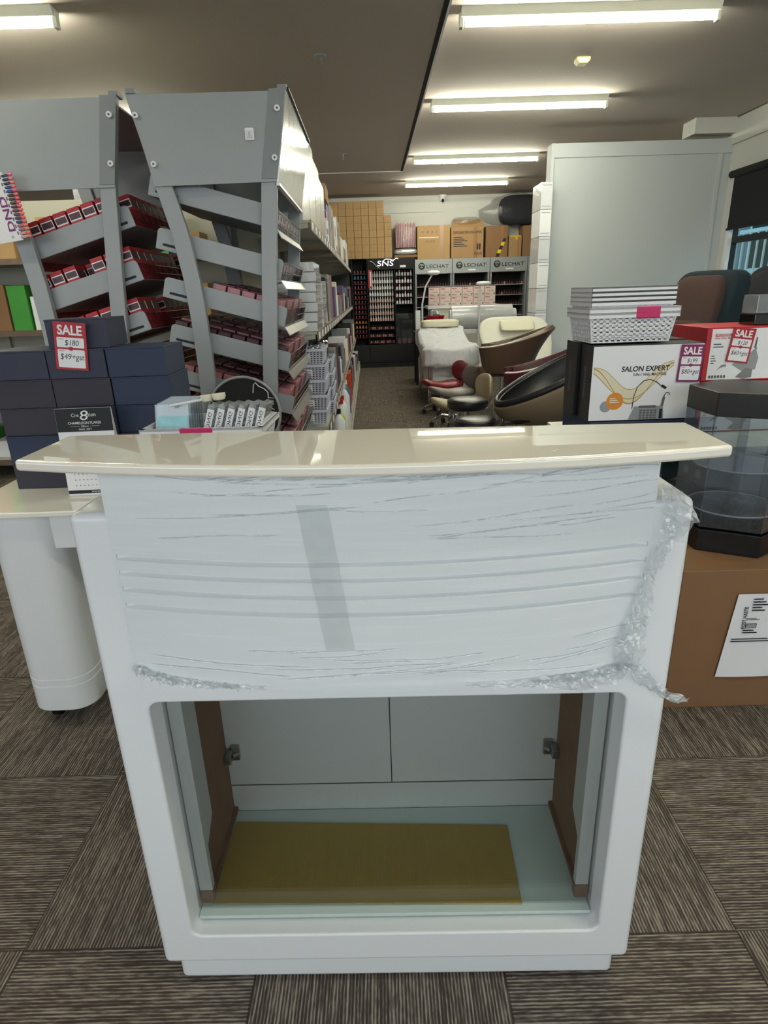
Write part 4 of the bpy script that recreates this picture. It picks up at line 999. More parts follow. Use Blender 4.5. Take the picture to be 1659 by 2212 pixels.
# cartons on top of the racks
def put_lines(mb, x0, x1, z0, z1, y, n, m=0):
    for i in range(n): z = z1-(z1-z0)*i/n; e_ = (z1-z0)/n*.42; flat(mb, [(x0, z-e_), (x0+(x1-x0)*(.6+.4*((i*7) % 3)/2), z-e_), (x0+(x1-x0)*(.6+.4*((i*7) % 3)/2), z), (x0, z)], y, m)
cb = thing('small_carton', '', 'carton'); mb = MB(); mb.box(-.061, .061, 0, .25, 0, .111); mb.build('carton', M['card2'], cb, bevel=.002)
mb = MB(); mb.box(-.004, .004, -.0008, 0, 0, .111); mb.build('seam_tape', M['card'], cb, smooth=0); cb = Once(cb)
for c in range(8):
    for r_ in range(8):
        z = 1.842+r_*.1125
        cb((-.67+c*.1285, 11.42+.006*((c*3+r_) % 3), z), label='small plain brown carton in column %s, layer %s of the carton wall' % (['one', 'two', 'three', 'four', 'five', 'six', 'seven', 'eight'][c], ['one', 'two', 'three', 'four', 'five', 'six', 'seven', 'eight'][r_]), group='small brown cartons stacked above the black rack')
for r_ in range(6): cb((-.67+8*.1285, 11.42, 1.842+r_*.1125), label='small brown carton in the shorter right column of the carton wall, layer %s' % ['one', 'two', 'three', 'four', 'five', 'six'][r_], group='small brown cartons stacked above the black rack')
part_ = stock('carton_support', -.75, -.335, 11.42, 11.78, 0, 1.84, 'black', 'plain black cupboard left of the black rack, mostly hidden by the gondola', 'cupboard')
t = thing('pink_sachet_bundle', 'bundle of pink sachets wrapped in clear film, left of the big cartons', 'sachets', (.66, 11.45, 2.0))
for i in range(12): part('sachet', 'dusty', t, (-.17+i*.029, -.17+i*.029+.024, 0, .16, .0, .38+.02*(i % 2)), bevel=.003)
mb = MB(); mb.rbox(-.19, .19, -.02, .19, -.01, .36, .25, 12); mb.build('film', M['bag'], t)
t = thing('padded_pouch', 'silver padded pouch lying under the pink sachet bundle', 'pouch', (.66, 11.5, 1.885))
mb = MB(); mb.rbox(-.20, .20, -.09, .13, 0, .105, .6, 12); mb.build('pouch', M['silver'], t, smooth=180)
stock('flat_carton', .46, .85, 11.41, 11.7, 1.842, 1.884, 'cardd', 'flat dark carton under the silver pouch', 'carton')
def carton(x0, x1, z1, m, label, prn=None, fl=False):
    t = thing('cardboard_carton', label, 'carton', ((x0+x1)/2, 11.42, 1.802)); a = (x1-x0)/2; h = z1-1.802
    mb = MB(); mb.box(-a, a, 0, .34, 0, h); mb.build('carton', M[m], t, bevel=.006)
    mb = MB(); mb.box(a*.38, a*.62, -.0012, 0, 0, h); mb.build('tape', M['tape'], t, smooth=0)
    if prn:
        mb = MB(); prn(mb, a, h); mb.build('print', [M['ink'], M['paper'], M['yellow'], M['mdf']], t, smooth=0)
    return t
carton(.858, 1.42, 2.335, 'card2', 'wide plain carton over the first grey stand', lambda mb, a, h: (put_text(mb, 'F 4 3 1', -a*.7, a*.2, h*.77, h*.84, -.002, 3), put_text(mb, 'SIZE', -a*.5, a*.1, h*.5, h*.57, -.002, 3), flat(mb, [(-a*.9, h*.64), (a*.3, h*.64), (a*.3, h*.66), (-a*.9, h*.66)], -.002, 1)))
t = carton(1.44, 2.00, 2.30, 'card', 'carton printed with black text, its flaps raised above the second grey stand', lambda mb, a, h: (put_text(mb, 'DISPOSABLE PEDICURE SLIPPERS', -a*.88, a*.88, h*.78, h*.86, -.002, 0, .02), put_lines(mb, -a*.85, a*.0, h*.34, h*.68, -.002, 6), put_text(mb, 'DOUXI', a*.45, a*.9, h*.10, h*.18, -.002, 0, .02), flat(mb, rrect(a*.58, a*.68, h*.26, h*.46, .01), -.002, 0), flat(mb, rrect(a*.72, a*.82, h*.26, h*.46, .01), -.002, 0)))
mb = MB(); mb.add([(-.28, 0, .498), (.28, 0, .498), (.25, .10, .62), (-.22, .10, .62)], [(0, 1, 2, 3)]); mb.build('flap', M['card'], t, smooth=0, solid=.006)
mb = MB(); mb.rbox(-.26, .24, .02, .3, .48, .66, .5, 10); mb.build('film_bundle', M['bag'], t, smooth=180)
carton(2.04, 2.42, 2.30, 'cardd', 'carton with diagonal black and yellow tape over the third grey stand', lambda mb, a, h: [flat(mb, [(-a*.1+.028*i, h*.12*i+.002), (a*.2+.028*i, h*.12*i+.002), (a*.2+.028*(i+1)-.01, h*.12*(i+1)), (-a*.1+.028*(i+1)-.01, h*.12*(i+1))], -.002, 2 if i % 2 else 0) for i in range(5)])
carton(2.44, 2.66, 2.14, 'card', 'small short carton with yellow handles, between two taller ones', lambda mb, a, h: (flat(mb, [(-a*.8, h*.94), (a*.8, h*.94), (a*.8, h*.99), (-a*.8, h*.99)], -.002, 2), flat(mb, [(a*.0, h*.8), (a*.35, h*.8), (a*.35, h*.95), (a*.0, h*.95)], -.002, 2)))
carton(2.68, 3.00, 2.29, 'cardd', 'brown carton at the right end above the grey stands')
t = thing('black_bean_cushion', 'large black cushion in a clear plastic bag on top of the cartons', 'cushion', (2.62, 11.55, 2.156))
mb = MB(); mb.rbox(-.34, .38, -.16, .18, .152, .62, .55, 14); mb.build('cushion', M['fabricblk'], t, smooth=180)
mb = MB(); mb.rbox(-.38, .43, -.18, .2, .150, .64, .6, 14, fn=lambda x, y, z: (x-(.32 if x < -.15 else 0)*((-x-.15)/.23 if x < -.15 else 0)*(1 if z < .45 else .4), y, z+.01*math.sin(x*30))); mb.build('plastic_bag', M['bag'], t, smooth=180)

# ================================================================== RECEPTION BENCH WITH PINK CARTONS, LAMPS, FILM ROLL
t = thing('work_bench', 'white work bench below the grey polish stands, carrying twelve cartons', 'desk', (.86, 9.55, 0))
part('bench_top', 'white', t, (0, 1.10, 0, .55, 1.03, 1.07), bevel=.004); part('front_panel', 'offwhite', t, (.06, 1.04, .04, .07, .1, 1.03))
for x in (0.05, 1.01):
    for y in (.08, .47): part('leg', 'white', t, (x, x+.04, y, y+.04, 0, 1.03))
pc = thing('pink_white_carton', '', 'carton'); part('carton', mat('pale_pink_card', (222, 200, 194), .5), pc, (-.080, .080, 0, .14, 0, .128), bevel=.002)
mb = MB(); put_text(mb, 'filaris', -.065, .0, .098, .116, -.001, 0, .04); put_lines(mb, -.065, .02, .008, .028, -.001, 2, 1)
for i in range(4): flat(mb, disc(-.01+.018*i, .06, .006, 8), -.001, 1)
flat(mb, [(.05, .012), (.07, .012), (.07, .034), (.05, .034)], -.001, 1); mb.build('print', [M['red'], M['greyink']], pc, smooth=0); pc = Once(pc)
for r_ in range(2):
    for c in range(6): pc((.965+c*.166, 9.60, 1.071+r_*.130), label='pale pink carton on the white bench, %s row, %s from the left' % (('lower', 'upper')[r_], ['first', 'second', 'third', 'fourth', 'fifth', 'sixth'][c]), group='pale pink cartons on the bench')
t = thing('film_roll', 'large roll of clear plastic film lying behind the massage beds', 'roll', (1.15, 9.1, .92))
mb = MB(); mb.cyl((0, 0, 0), (.86, 0, 0), .16, n=36); mb.build('film', M['wrapw'], t); mb = MB(); mb.cyl((-.02, 0, 0), (.92, 0, 0), .10, n=24); mb.build('core', M['white'], t)
t = thing('roll_stand', 'low white stand carrying the plastic film roll', 'stand', (1.15, 9.0, 0)); part('top', 'white', t, (-.05, .95, 0, .26, .70, .76)); 
for x in (0, .86): part('leg', 'white', t, (x, x+.05, .02, .24, 0, .70))
t = thing('side_table', 'small dark table beside the beds holding a red basket', 'table', (.62, 8.95, 0)); part('table_top', 'mblack', t, (0, .46, 0, .45, .72, .745), bevel=.003)
for x in (.02, .41):
    for y in (.03, .39): part('leg', 'mblack', t, (x, x+.03, y, y+.03, 0, .72))
t = thing('red_basket', 'red plastic basket full of oddments on the small dark table', 'basket', (.93, 9.14, .746))
mb = MB(); mb.lathe([(.09, 0), (.13, .19), (.137, .19), (.137, .205), (.125, .205), (.085, .01), (0, .01)], n=28); mb.build('basket_body', M['redbottle'], t)
r = random.Random(9)
for i in range(12):
    a = r.uniform(0, 6.28); q = r.uniform(.0, .08); mb = MB(); s_ = r.uniform(.02, .04); mb.rbox(q*math.cos(a)-s_, q*math.cos(a)+s_, q*math.sin(a)-s_, q*math.sin(a)+s_, .15, .22+r.uniform(0, .07), .7, 6); mb.build('oddment', M[['paper', 'black', 'silver', 'plum', 'white', 'greyd'][i % 6]], t)
stock('orange_packet', 1.05, 1.11, 9.0, 9.04, .746, .86, 'orange', 'orange packet beside the red basket on the small dark table', 'packet', None, 'y')
def mag_lamp(x, y, base, elbow, head, lb, z0):
    t = thing('magnifier_lamp', lb, 'lamp', (x, y, z0))
    mb = MB(); mb.cyl((0, 0, 0), (0, 0, .03), .06 if z0 else .14, n=28); mb.build('base', M['white'], t)
    mb = MB(); mb.tube([(0, 0, .04), (0, 0, base)], .014); mb.build('pole', M['white'], t)
    mb = MB(); E_ = Vector(elbow); H_ = Vector(head); B_ = Vector((0, 0, base)); mb.tube([B_, E_.lerp(B_, .06), E_, E_.lerp(H_, .06), H_], .012); mb.build('arm', M['white'], t)
    mb = MB(); mb.rbox(head[0]-.10, head[0]+.10, head[1]-.10, head[1]+.10, head[2]-.03, head[2]+.03, .8, 12); h = mb.build('lamp_head', M['white'], t)
    mb = MB(); mb.cyl((head[0], head[1], head[2]-.034), (head[0], head[1], head[2]-.028), .065, n=24); mb.build('lens', M['acryl2'], h)
mag_lamp(.76, 9.30, .36, (.05, 0, .60), (.16, 0, .78), 'white magnifier lamp with bent arm beside the left bed', .7455)
mag_lamp(1.52, 8.9, 1.30, (.0, .0, 1.34), (.05, 0, 1.36), 'white magnifier lamp with flat round head behind the right bed', 0)
stock('white_canister', .64, .71, 9.0, 9.06, .746, 1.03, 'white', 'tall white dispenser on the small dark table', 'dispenser', None, 'y')

# ================================================================== MASSAGE BEDS
t = thing('massage_bed', 'left massage bed under a crumpled white sheet', 'bed', (.90, 7.95, 0))
def bedtop(u, v): pass
mb = MB()
def blanket(x, y, z):
    e = .012*abs(math.sin(x*19+y*7+2*math.sin(y*5)))-.012+.008*abs(math.sin(x*13-y*23+1))+.006*math.sin(x*57+y*31+z*20)+.005*math.sin(y*70+x*20); k = min(1, max(0, (y+.3)/.8)); return (x+e*1.6+(.05*x*math.sin(y*14)), y, z+e+.15*k*k*(3-2*k))
mb.rbox(-.30, .32, -.93, .68, .44, .70, .30, 44, fn=blanket); mb.build('sheet', M['sheet'], t, smooth=180)
mb = MB(); mb.rbox(-.23, .26, .28, .62, .835, .925, .35, 14); mb.build('pillow', M['pillow'], t, smooth=180)
part('bed_base', 'white', t, (-.20, .22, -.75, .5, .14, .48), bevel=.01)
for x in (-.24, .22):
    for y in (-.85, .5): mb = MB(); mb.cyl((x, y, 0), (x, y, .48), .02); mb.build('leg', M['chrome'], t)
t = thing('treatment_bed', 'right cream vinyl treatment bed with raised contoured back', 'bed', (1.52, 6.40, 0))
mb = MB(); mb.rbox(-.35, .35, -.38, .0, .42, .54, .25, 20); mb.build('seat_cushion', M['offwhite'], t, smooth=60)
def backf(x, y, z):
    tt = (z-.50)/.5; wv = 1-.22*max(0, 1-tt*1.6)-.25*max(0, tt-.6)**2*2; return (x*wv, y+.55*tt, z)
mb = MB(); mb.rbox(-.385, .385, -.16, -.04, .47, 1.0, .42, 22, fn=backf); mb.build('backrest', M['offwhite'], t, smooth=60)
mb = MB(); mb.rbox(-.17, .19, .13, .22, .87, .975, .35, 12, fn=lambda x, y, z: (x, y+(z-.87)*.9, z)); mb.build('pillow', M['pillow'], t, smooth=180)
part('bed_base', 'white', t, (-.25, .25, -.33, .05, .0, .42), bevel=.02)
t = thing('vinyl_bench', 'white vinyl bench against the partition, right of the treatment bed', 'bench', (2.50, 6.7, 0))
mb = MB(); mb.rbox(-.42, .6, -.34, .34, .50, .62, .25, 16); mb.build('cushion', M['offwhite'], t, smooth=60); part('base', 'white', t, (-.36, .54, -.28, .28, 0, .51), bevel=.01)
# cartons stacked along the partition end
for i in range(9):
    stock('white_shelf_carton', 1.80, 1.918, 6.95, 7.30, .002+.255*i, .253+.255*i, 'paper' if i % 2 else 'wrapw', 'white carton in the stack against the partition edge, %s' % ['lowest', 'second', 'third', 'fourth', 'fifth', 'sixth', 'seventh', 'eighth', 'topmost'][i], 'carton', 'white cartons stacked against the partition edge', 'y', (['greyd'], [(.1, .9, .88, .9, 0), (.1, .9, .1, .12, 0)]))

# ================================================================== STOOLS AND CHAIRS
def star_base(t, h, r_=.20, fr=True):
    mb = MB(); mb.cyl((0, 0, .09), (0, 0, h), .022, n=14); mb.lathe([(0, .06), (.035, .06), (.035, .12), (.02, .14), (0, .14)], n=16); mb.build('gas_post', M['chrome'], t)
    for k in range(5):
        a = 2*PI*k/5+.3; c, s_ = math.cos(a), math.sin(a)
        mb = MB(); mb.tube([(.02*c, .02*s_, .10), (r_*.5*c, r_*.5*s_, .115), (r_*.9*c, r_*.9*s_, .08), (r_*c, r_*s_, .06)], [.014, .013, .011, .010]); lg = mb.build('base_leg', M['chrome'], t)
        mb = MB(); mb.cyl((r_*c-.014*s_, r_*s_+.014*c, .026), (r_*c+.014*s_, r_*s_-.014*c, .026), .026, n=16); mb.cyl((r_*c, r_*s_, .04), (r_*c, r_*s_, .065), .007, n=8); mb.build('castor', M['black'], lg)
def saddle(label, x, y, sc, rz, m, sh):
    """saddle seat long axis along x, backrest at +x"""
    t = thing('saddle_stool', label, 'stool', (x, y, 0), rz)
    star_base(t, sh-.05)
    def seat(x_, y_, z_):
        u = x_/.24; wv = .72+.38*max(0, u)+.10*max(0, -u)
        zz = z_+.055*abs(u)**1.6*(1.25 if u < 0 else .5)-.5*(y_*wv)**2
        return (x_, y_*wv, zz)
    mb = MB(); mb.rbox(-.24, .22, -.17, .17, sh-.05, sh+.04, .75, 22, fn=seat); mb.build('seat', M[m], t, smooth=180)
    mb = MB(); mb.tube([(.10, 0, sh-.04), (.25, 0, sh-.03), (.275, 0, sh+.08)], .012); mb.build('back_bar', M['chrome'], t)
    def br(x_, y_, z_): return (x_-.9*y_*y_*1.6, y_, z_)
    mb = MB(); mb.rbox(.225, .275, -.17, .17, sh+.02, sh+.25, .8, 20, fn=br); mb.build('backrest', M[m], t, smooth=180)
saddle('wine red saddle stool with backrest, farthest of the saddle stools', .76, 6.75, 1, .35, 'lred', .31)
saddle('grey saddle stool with backrest in the middle of the stool group', .78, 6.05, 1, .35, 'lgrey', .33)
saddle('beige saddle stool half hidden behind a black round stool', .72, 5.12, 1, .20, 'lbeige', .37)
def round_stool(x, y, sh, r_, label):
    t = thing('round_stool', label, 'stool', (x, y, 0)); star_base(t, sh-.06, .18)
    mb = MB(); mb.lathe([(0, sh-.075), (r_*.9, sh-.075), (r_, sh-.06), (r_, sh-.02), (r_*.97, sh-.008), (r_*.9, sh), (r_*.5, sh+.008), (0, sh+.010)], n=44); s_ = mb.build('seat', M['lblack'], t, smooth=50)
    mb = MB(); mb.grid(lambda u, v: ((r_*.985+.004*math.cos(2*PI*v))*math.cos(2*PI*u), (r_*.985+.004*math.cos(2*PI*v))*math.sin(2*PI*u), sh-.012+.004*math.sin(2*PI*v)), 44, 6, cu=True); mb.build('piping', M['lblack'], s_, smooth=180)
round_stool(.725, 4.70, .495, .153, 'round black stool, higher of the two in front of the saddle stools')
round_stool(.73, 4.33, .415, .150, 'lower round black stool just behind the reception counter top')

def bucket(label, x, y, rz, m, sw, sd, seat_h, arm, back, lean, cush=None, thick=.035, shell=None, quilt=False):
    """armchair shell opening toward local -x"""
    t = thing('bucket_chair', label, 'armchair', (x, y, 0), rz)
    def outer(u, v):
        a = (u*2-1)*PI*.80; c = math.cos(a); s_ = math.sin(a)
        px = sd*(c if c > 0 else c*.95); py = sw*math.copysign(abs(s_)**.75, s_)
        k = max(0, (c+.75)/1.75); k = k**1.7; top = arm+(back-arm)*k
        z = seat_h-.07+(top-seat_h+.07)*v
        fl = v*v
        return (px*(.80+.20*v)+lean*fl*k, py*(.80+.20*v), z+(.012*math.sin(a*9)*math.sin(v*PI*3) if quilt and 0 else 0))
    mb = MB(); mb.grid(outer, 56, 18); mb.build('shell', M[shell or m], t, smooth=180, solid=thick, bevel=.010, seg=3)
    def inner(u, v):
        p = outer(.04+.92*u, .18+.80*v); q = Vector(p); c0 = Vector((0, 0, p[2])); d = (c0-q); d.z = 0
        q = q+d.normalized()*(thick*.8); dz = .010*(abs(math.sin(u*14+v*9))*abs(math.sin(u*14-v*9))) if quilt else 0
        return (q.x+d.normalized().x*dz, q.y+d.normalized().y*dz, q.z)
    mb = MB(); mb.grid(inner, 70, 30); mb.build('lining', M[m], t, smooth=180, solid=.02)
    mb = MB(); mb.rbox(-sd*.88, sd*.72, -sw*.74, sw*.74, seat_h-.11, seat_h, .4, 18); mb.build('seat_cushion', M[cush or m], t, smooth=180)
    mb = MB(); mb.lathe([(0, 0), (.24, 0), (.24, .012), (.05, .03), (.035, .05), (.035, seat_h-.10), (0, seat_h-.10)], n=32); mb.build('pedestal', M['chrome'], t)
bucket('brown quilted leather armchair behind the maroon one', 1.22, 5.72, -.22, 'lbrown', .25, .28, .64, .80, .96, .14, quilt=True, thick=.05)
bucket('maroon leather armchair between the brown and the black chair', 1.31, 5.02, -.20, 'lmaroon', .25, .30, .50, .66, .86, .14, thick=.05)
t = thing('bucket_chair', 'large black tub chair with taupe underside, behind the black carton', 'armchair', (1.26, 4.26, 0), -.12)
def tub(u, v):
    a = u*2*PI; r_ = .40*(.25+.75*math.sin(v*PI/2)); h = .38+.27*(1-math.cos(v*PI/2))
    x_ = r_*math.cos(a); y_ = r_*.76*math.sin(a); tilt = (.48*(x_+.10)+.08*y_)*v
    return (x_, y_, h+tilt)
mb = MB(); mb.grid(tub, 56, 16, cu=True); mb.build('shell', M['ltaupe'], t, smooth=180, solid=.02)
mb = MB(); mb.grid(lambda u, v: (lambda p: (p[0]*.94, p[1]*.94, p[2]+.03))(tub(u, v)), 56, 16, cu=True); mb.build('lining', M['lblack'], t, smooth=180, solid=.03, bevel=.01)
mb = MB()
mb.grid(lambda u, v: (lambda p: (p[0]*(.975+.045*math.cos(2*PI*v)), p[1]*(.975+.045*math.cos(2*PI*v)), p[2]+.02+.028*math.sin(2*PI*v)))(tub(u, 1)), 64, 10, cu=True); mb.build('rim', M['lblack'], t, smooth=180)
mb = MB(); mb.rbox(-.30, .20, -.22, .22, .46, .54, .5, 16, fn=lambda x_, y_, z_: (x_, y_, z_+.35*(x_+.1)+.1*y_)); mb.build('seat_cushion', M['lblack'], t, smooth=180)
mb = MB(); mb.lathe([(0, 0), (.24, 0), (.24, .012), (.04, .03), (.04, .40), (0, .40)], n=28); mb.build('pedestal', M['chrome'], t)
stock('white_power_block', 1.02, 1.10, 3.9, 3.96, .26, .30, 'white', 'small white plastic block on the stool side, beside the black carton', 'block', None, 'y') if 0 else None

def recliner(label, x, y, rz, mf, ms, top, w_=.30):
    t = thing('recliner_chair', label, 'armchair', (x, y, 0), rz)
    def lean(x_, y_, z_): return (x_+.35*(z_-.45), y_, z_)
    mb = MB(); mb.rbox(.10, .30, -w_*.92, w_*.92, .48, top, .32, 20, fn=lean); mb.build('back_shell', M[ms], t, smooth=180)
    mb = MB(); mb.rbox(.02, .16, -w_*.72, w_*.72, .50, top-.03, .40, 18, fn=lean); mb.build('back_cushion', M[mf], t, smooth=180)
    mb = MB(); mb.rbox(-.02, .12, -w_*.60, w_*.60, top-.42, top-.30, .5, 14, fn=lean); mb.build('lumbar_roll', M[mf], t, smooth=180)
    mb = MB(); mb.rbox(-.12, .15, -w_*.72, w_*.72, .34, .52, .35, 18); mb.build('seat_cushion', M[mf], t, smooth=180)
    for s in (-1, 1): mb = MB(); mb.rbox(-.12, .22, s*w_*1.0-.06, s*w_*1.0+.06, .20, .66, .3, 14); mb.build('armrest', M[ms], t, smooth=180)
    mb = MB(); mb.rbox(-.10, .25, -w_*.9, w_*.9, .06, .36, .2, 14); mb.build('base', M[ms], t, smooth=180)
    for sx in (-.06, .15):
        for sy in (-.2, .2): mb = MB(); mb.cyl((sx, sy, 0), (sx, sy, .09), .02); mb.build('foot', M['black'], t)
recliner('brown fabric recliner with dark teal side by the partition', 1.83, 4.0, .50, 'fabricbrn', 'fabricteal', 1.355, .25)
recliner('charcoal fabric recliner in front of the street window', 2.60, 4.40, .50, 'fabricblk', 'fabricblk', 1.385, .31)

# ================================================================== RIGHT TABLE AND CARTONS
t = thing('display_table', 'pale table behind the clear showcase at the right, holding cartons', 'table', (.735, 2.03, 0))
part('table_top', 'offwhite', t, (0, 1.3, 0, .52, .715, .745), bevel=.003); part('front_panel', 'greyd', t, (.35, 1.28, .03, .05, .1, .715))
for x in (.02, 1.24):
    for y in (.04, .46): part('leg', 'greyd', t, (x, x+.04, y, y+.04, 0, .715))
stock('navy_flat_carton', .74, 1.12, 2.06, 2.36, .7455, .840, 'navy2', 'flat navy carton under the white three in one machine carton', 'carton')
def ribbon(mb, P, Q, y, m):
    n = len(P)
    mb.add([(p[0], y, p[1]) for p in P]+[(q[0], y, q[1]) for q in Q], [(i, i+1, n+i+1, n+i) for i in range(n-1)], m)
def salon_box(label, x0, x1, y0, y1, z0, z1, rz, front):
    t = thing('machine_carton', label, 'carton', (x0, y0, z0), rz); w_ = x1-x0; h = z1-z0
    mb = MB(); mb.box(0, w_, 0, y1-y0, 0, h); c = mb.build('carton', M['black'], t, bevel=.002)
    mb = MB(); vs, fs = text_geo('SALON EXPERT', .01)
    mb.add([(-.0008, (y1-y0)*.42+.016*v, h*.72-.11*u*1) for u, v in vs], [f[::-1] for f in fs], 0); mb.build('side_print', M['greyd'], t, smooth=0)
    if front:
        mb = MB(); mb.box(.003, w_-.003, -.0012, 0, .003, h-.003, 0); b_ = -.0018
        N_ = 24; xs = [w_*.02+w_*.72*i/N_ for i in range(N_+1)]
        def g1(x): u = x/w_; return h*(.70-.50*math.sin(min(u/.74, 1)*PI)**2*1.0+.06*u)
        def g2(x): u = x/w_; return h*(.66-.40*math.sin(min(u/.74, 1)*PI)**1.3+.08*u)
        def g3(x): u = x/w_; return h*(.72-.30*math.sin(min(u/.74, 1)*PI)**3-.10*u+.12*u*u*2)
        ribbon(mb, [(x, g1(x)) for x in xs], [(x, g2(x)) for x in xs], b_, 2); ribbon(mb, [(x, g2(x)) for x in xs], [(x, g3(x)) for x in xs], b_-.00015, 3)
        ribbon(mb, [(x, g1(x)) for x in xs], [(x, g1(x)+h*.018) for x in xs], b_-.0003, 1); ribbon(mb, [(x, g2(x)) for x in xs], [(x, g2(x)+h*.01) for x in xs], b_-.0004, 1); ribbon(mb, [(x, g3(x)) for x in xs], [(x, g3(x)+h*.008) for x in xs], b_-.0005, 1)
        put_text(mb, 'SALON EXPERT', w_*.27, w_*.70, h*.655, h*.725, b_-.0005, 4, .02, shear=.1); put_text(mb, '3-IN-1 NAIL MACHINE', w_*.38, w_*.68, h*.595, h*.635, b_-.0005, 4, .01)
        flat(mb, disc(w_*.155, h*.20, h*.075), b_-.0004, 5); flat(mb, disc(w_*.235, h*.27, h*.115), b_-.0006, 6); put_lines(mb, w_*.19, w_*.275, h*.235, h*.31, b_-.0008, 3, 0)
        # machine drawing
        def arc(pts, wid, m):
            P = [Vector((p[0], 0, p[1])) for p in pts]; L_ = []; R_ = []
            for i, p in enumerate(P):
                d = (P[min(i+1, len(P)-1)]-P[max(i-1, 0)]).normalized(); n_ = Vector((-d.z, 0, d.x))*wid/2; L_.append(((p+n_).x, (p+n_).z)); R_.append(((p-n_).x, (p-n_).z))
            ribbon(mb, L_, R_, b_-.0007, m)
        arc([(w_*.40, h*.16), (w_*.405, h*.32), (w_*.43, h*.45), (w_*.48, h*.53), (w_*.54, h*.545), (w_*.60, h*.51), (w_*.65, h*.45)], w_*.007, 4)
        flat(mb, [(w_*.64, h*.45), (w_*.655, h*.475), (w_*.70, h*.435), (w_*.685, h*.41)], b_-.0009, 4)
        flat(mb, [(w_*.37, h*.01), (w_*.70, h*.01), (w_*.685, h*.19), (w_*.42, h*.19)], b_-.0006, 5); flat(mb, rrect(w_*.46, w_*.62, h*.165, h*.20, h*.015), b_-.0008, 7)
        for i in range(5):
            for j in range(4): flat(mb, [(w_*(.47+.033*i), h*(.02+.033*j)), (w_*(.496+.033*i), h*(.02+.033*j)), (w_*(.496+.033*i), h*(.045+.033*j)), (w_*(.47+.033*i), h*(.045+.033*j))], b_-.0008, 7)
        flat(mb, [(w_*.655, h*.02), (w_*.685, h*.02), (w_*.68, h*.15), (w_*.655, h*.15)], b_-.0008, 4)
        arc([(w_*.665, h*.19), (w_*.685, h*.33), (w_*.70, h*.365), (w_*.725, h*.36), (w_*.73, h*.33)], w_*.010, 7)
        flat(mb, [(w_*.66, h*.19), (w_*.685, h*.19), (w_*.695, h*.31), (w_*.672, h*.31)], b_-.0008, 7)
        mb.build('front_print', [M['paper'], M['gold'], M['goldp'], M['goldp'], M['ink'], M['grey'], M['orange'], M['greyink']], t, smooth=0)
    return t
salon_box('white fronted three in one nail machine carton with gold swirl and SALE tag', .735, 1.110, 2.07, 2.185, .841, 1.095, .0, True)
salon_box('black machine carton standing behind the white fronted one', .722, 1.10, 2.192, 2.31, .841, 1.100, .0, False)
sale_tag('magenta and red SALE tag marked $199 and $80 on the machine carton', (1.068, 2.064, 1.090), (0, math.radians(2), 0), '$199', '$80+gst', M['salem'], .080, .122)
# stacked white baskets
bs1 = thing('plastic_basket', '', 'basket'); mb = basket_mb(.29, .20, .095, .10, 5, 13, .008); mb.build('basket_body', M['white'], bs1, smooth=0)
mb = MB(); mb.box(.005, .085, -.1105, -.105, .076, .096); mb.build('handle_grip', M['pink'], bs1, bevel=.003); bs1 = Once(bs1)
bs2 = thing('plastic_basket', '', 'basket'); mb = basket_mb(.272, .19, .085, .10, 5, 13, .006); mb.build('basket_body', M['white'], bs2, smooth=0); bs2 = Once(bs2)
bx, by = .865, 2.19
bs1((bx, by, 1.101), .03, 'lowest white basket of the stack on the machine cartons, pink handle', 'white baskets nested on the machine cartons'); bs1((bx, by, 1.118), .03, 'second white basket of the nested stack, upper pink handle', 'white baskets nested on the machine cartons')
for i in range(4): bs2((bx-.004, by, 1.150+.0145*i), .03, 'handleless white basket near the top of the nested stack, %s' % ['lowest of four', 'second of four', 'third of four', 'topmost'][i], 'white baskets nested on the machine cartons')
# red drill machine cartons
def drill_box(label, z0, h, x=1.213, y=2.26):
    t = thing('drill_machine_carton', label, 'carton', (x, y, z0)); w_ = .34
    mb = MB(); mb.box(0, w_, 0, .26, 0, h); mb.build('carton', M['red'], t, bevel=.002)
    mb = MB(); mb.box(.018, w_-.004, -.001, 0, .004, h-.006, 0); b_ = -.0016
    flat(mb, [(.030, h*.83), (.12, h*.83), (.12, h*.88), (.030, h*.88)], b_, 1); put_text(mb, 'PROFESSIONAL', .033, .117, h*.84, h*.87, b_-.0003, 0, .02); put_text(mb, 'NAIL DRILL MACHINE', .030, .115, h*.785, h*.815, b_, 1, .02)
    put_lines(mb, .028, .075, h*.60, h*.70, b_, 2, 2); put_lines(mb, .026, .045, h*.30, h*.48, b_, 4, 2)
    for i in range(6): flat(mb, rrect(.025+.011*i, .033+.011*i, h*.05, h*.105, .002), b_, 2)
    flat(mb, [(.125, h*.06), (.155, h*.02), (.185, h*.05), (.185, h*.20), (.160, h*.24)], b_-.0002, 3)
    flat(mb, [(.105, h*.30), (.15, h*.16), (.195, h*.20), (.20, h*.42), (.185, h*.60), (.15, h*.44)], b_-.0001, 4); flat(mb, [(.172, h*.46), (.192, h*.60), (.183, h*.62)], b_-.0003, 3)
    flat(mb, [(.050, h*.19), (.068, h*.30), (.085, h*.31), (.085, h*.27), (.066, h*.25)], b_-.0002, 3); flat(mb, [(.178, h*.60), (.182, h*.80), (.187, h*.80), (.186, h*.60)], b_-.0002, 2)
    mb.build('front_print', [M['paper'], M['red'], M['greyink'], M['steel'], M['grey']], t, smooth=0)
drill_box('upper red and white nail drill carton with a SALE tag', .938, .190); drill_box('lower red and white nail drill carton, seen through the clear showcase', .746, .190)
sale_tag('red SALE tag marked $120 and $60 on the upper drill carton', (1.346, 2.254, 1.124), (0, math.radians(7), 0), '$120', '$60+gst', M['sale'], .083, .122)
t = thing('clear_clamshell', 'clear plastic clamshell box on the red drill carton at the right edge', 'box', (1.47, 2.34, 1.129))
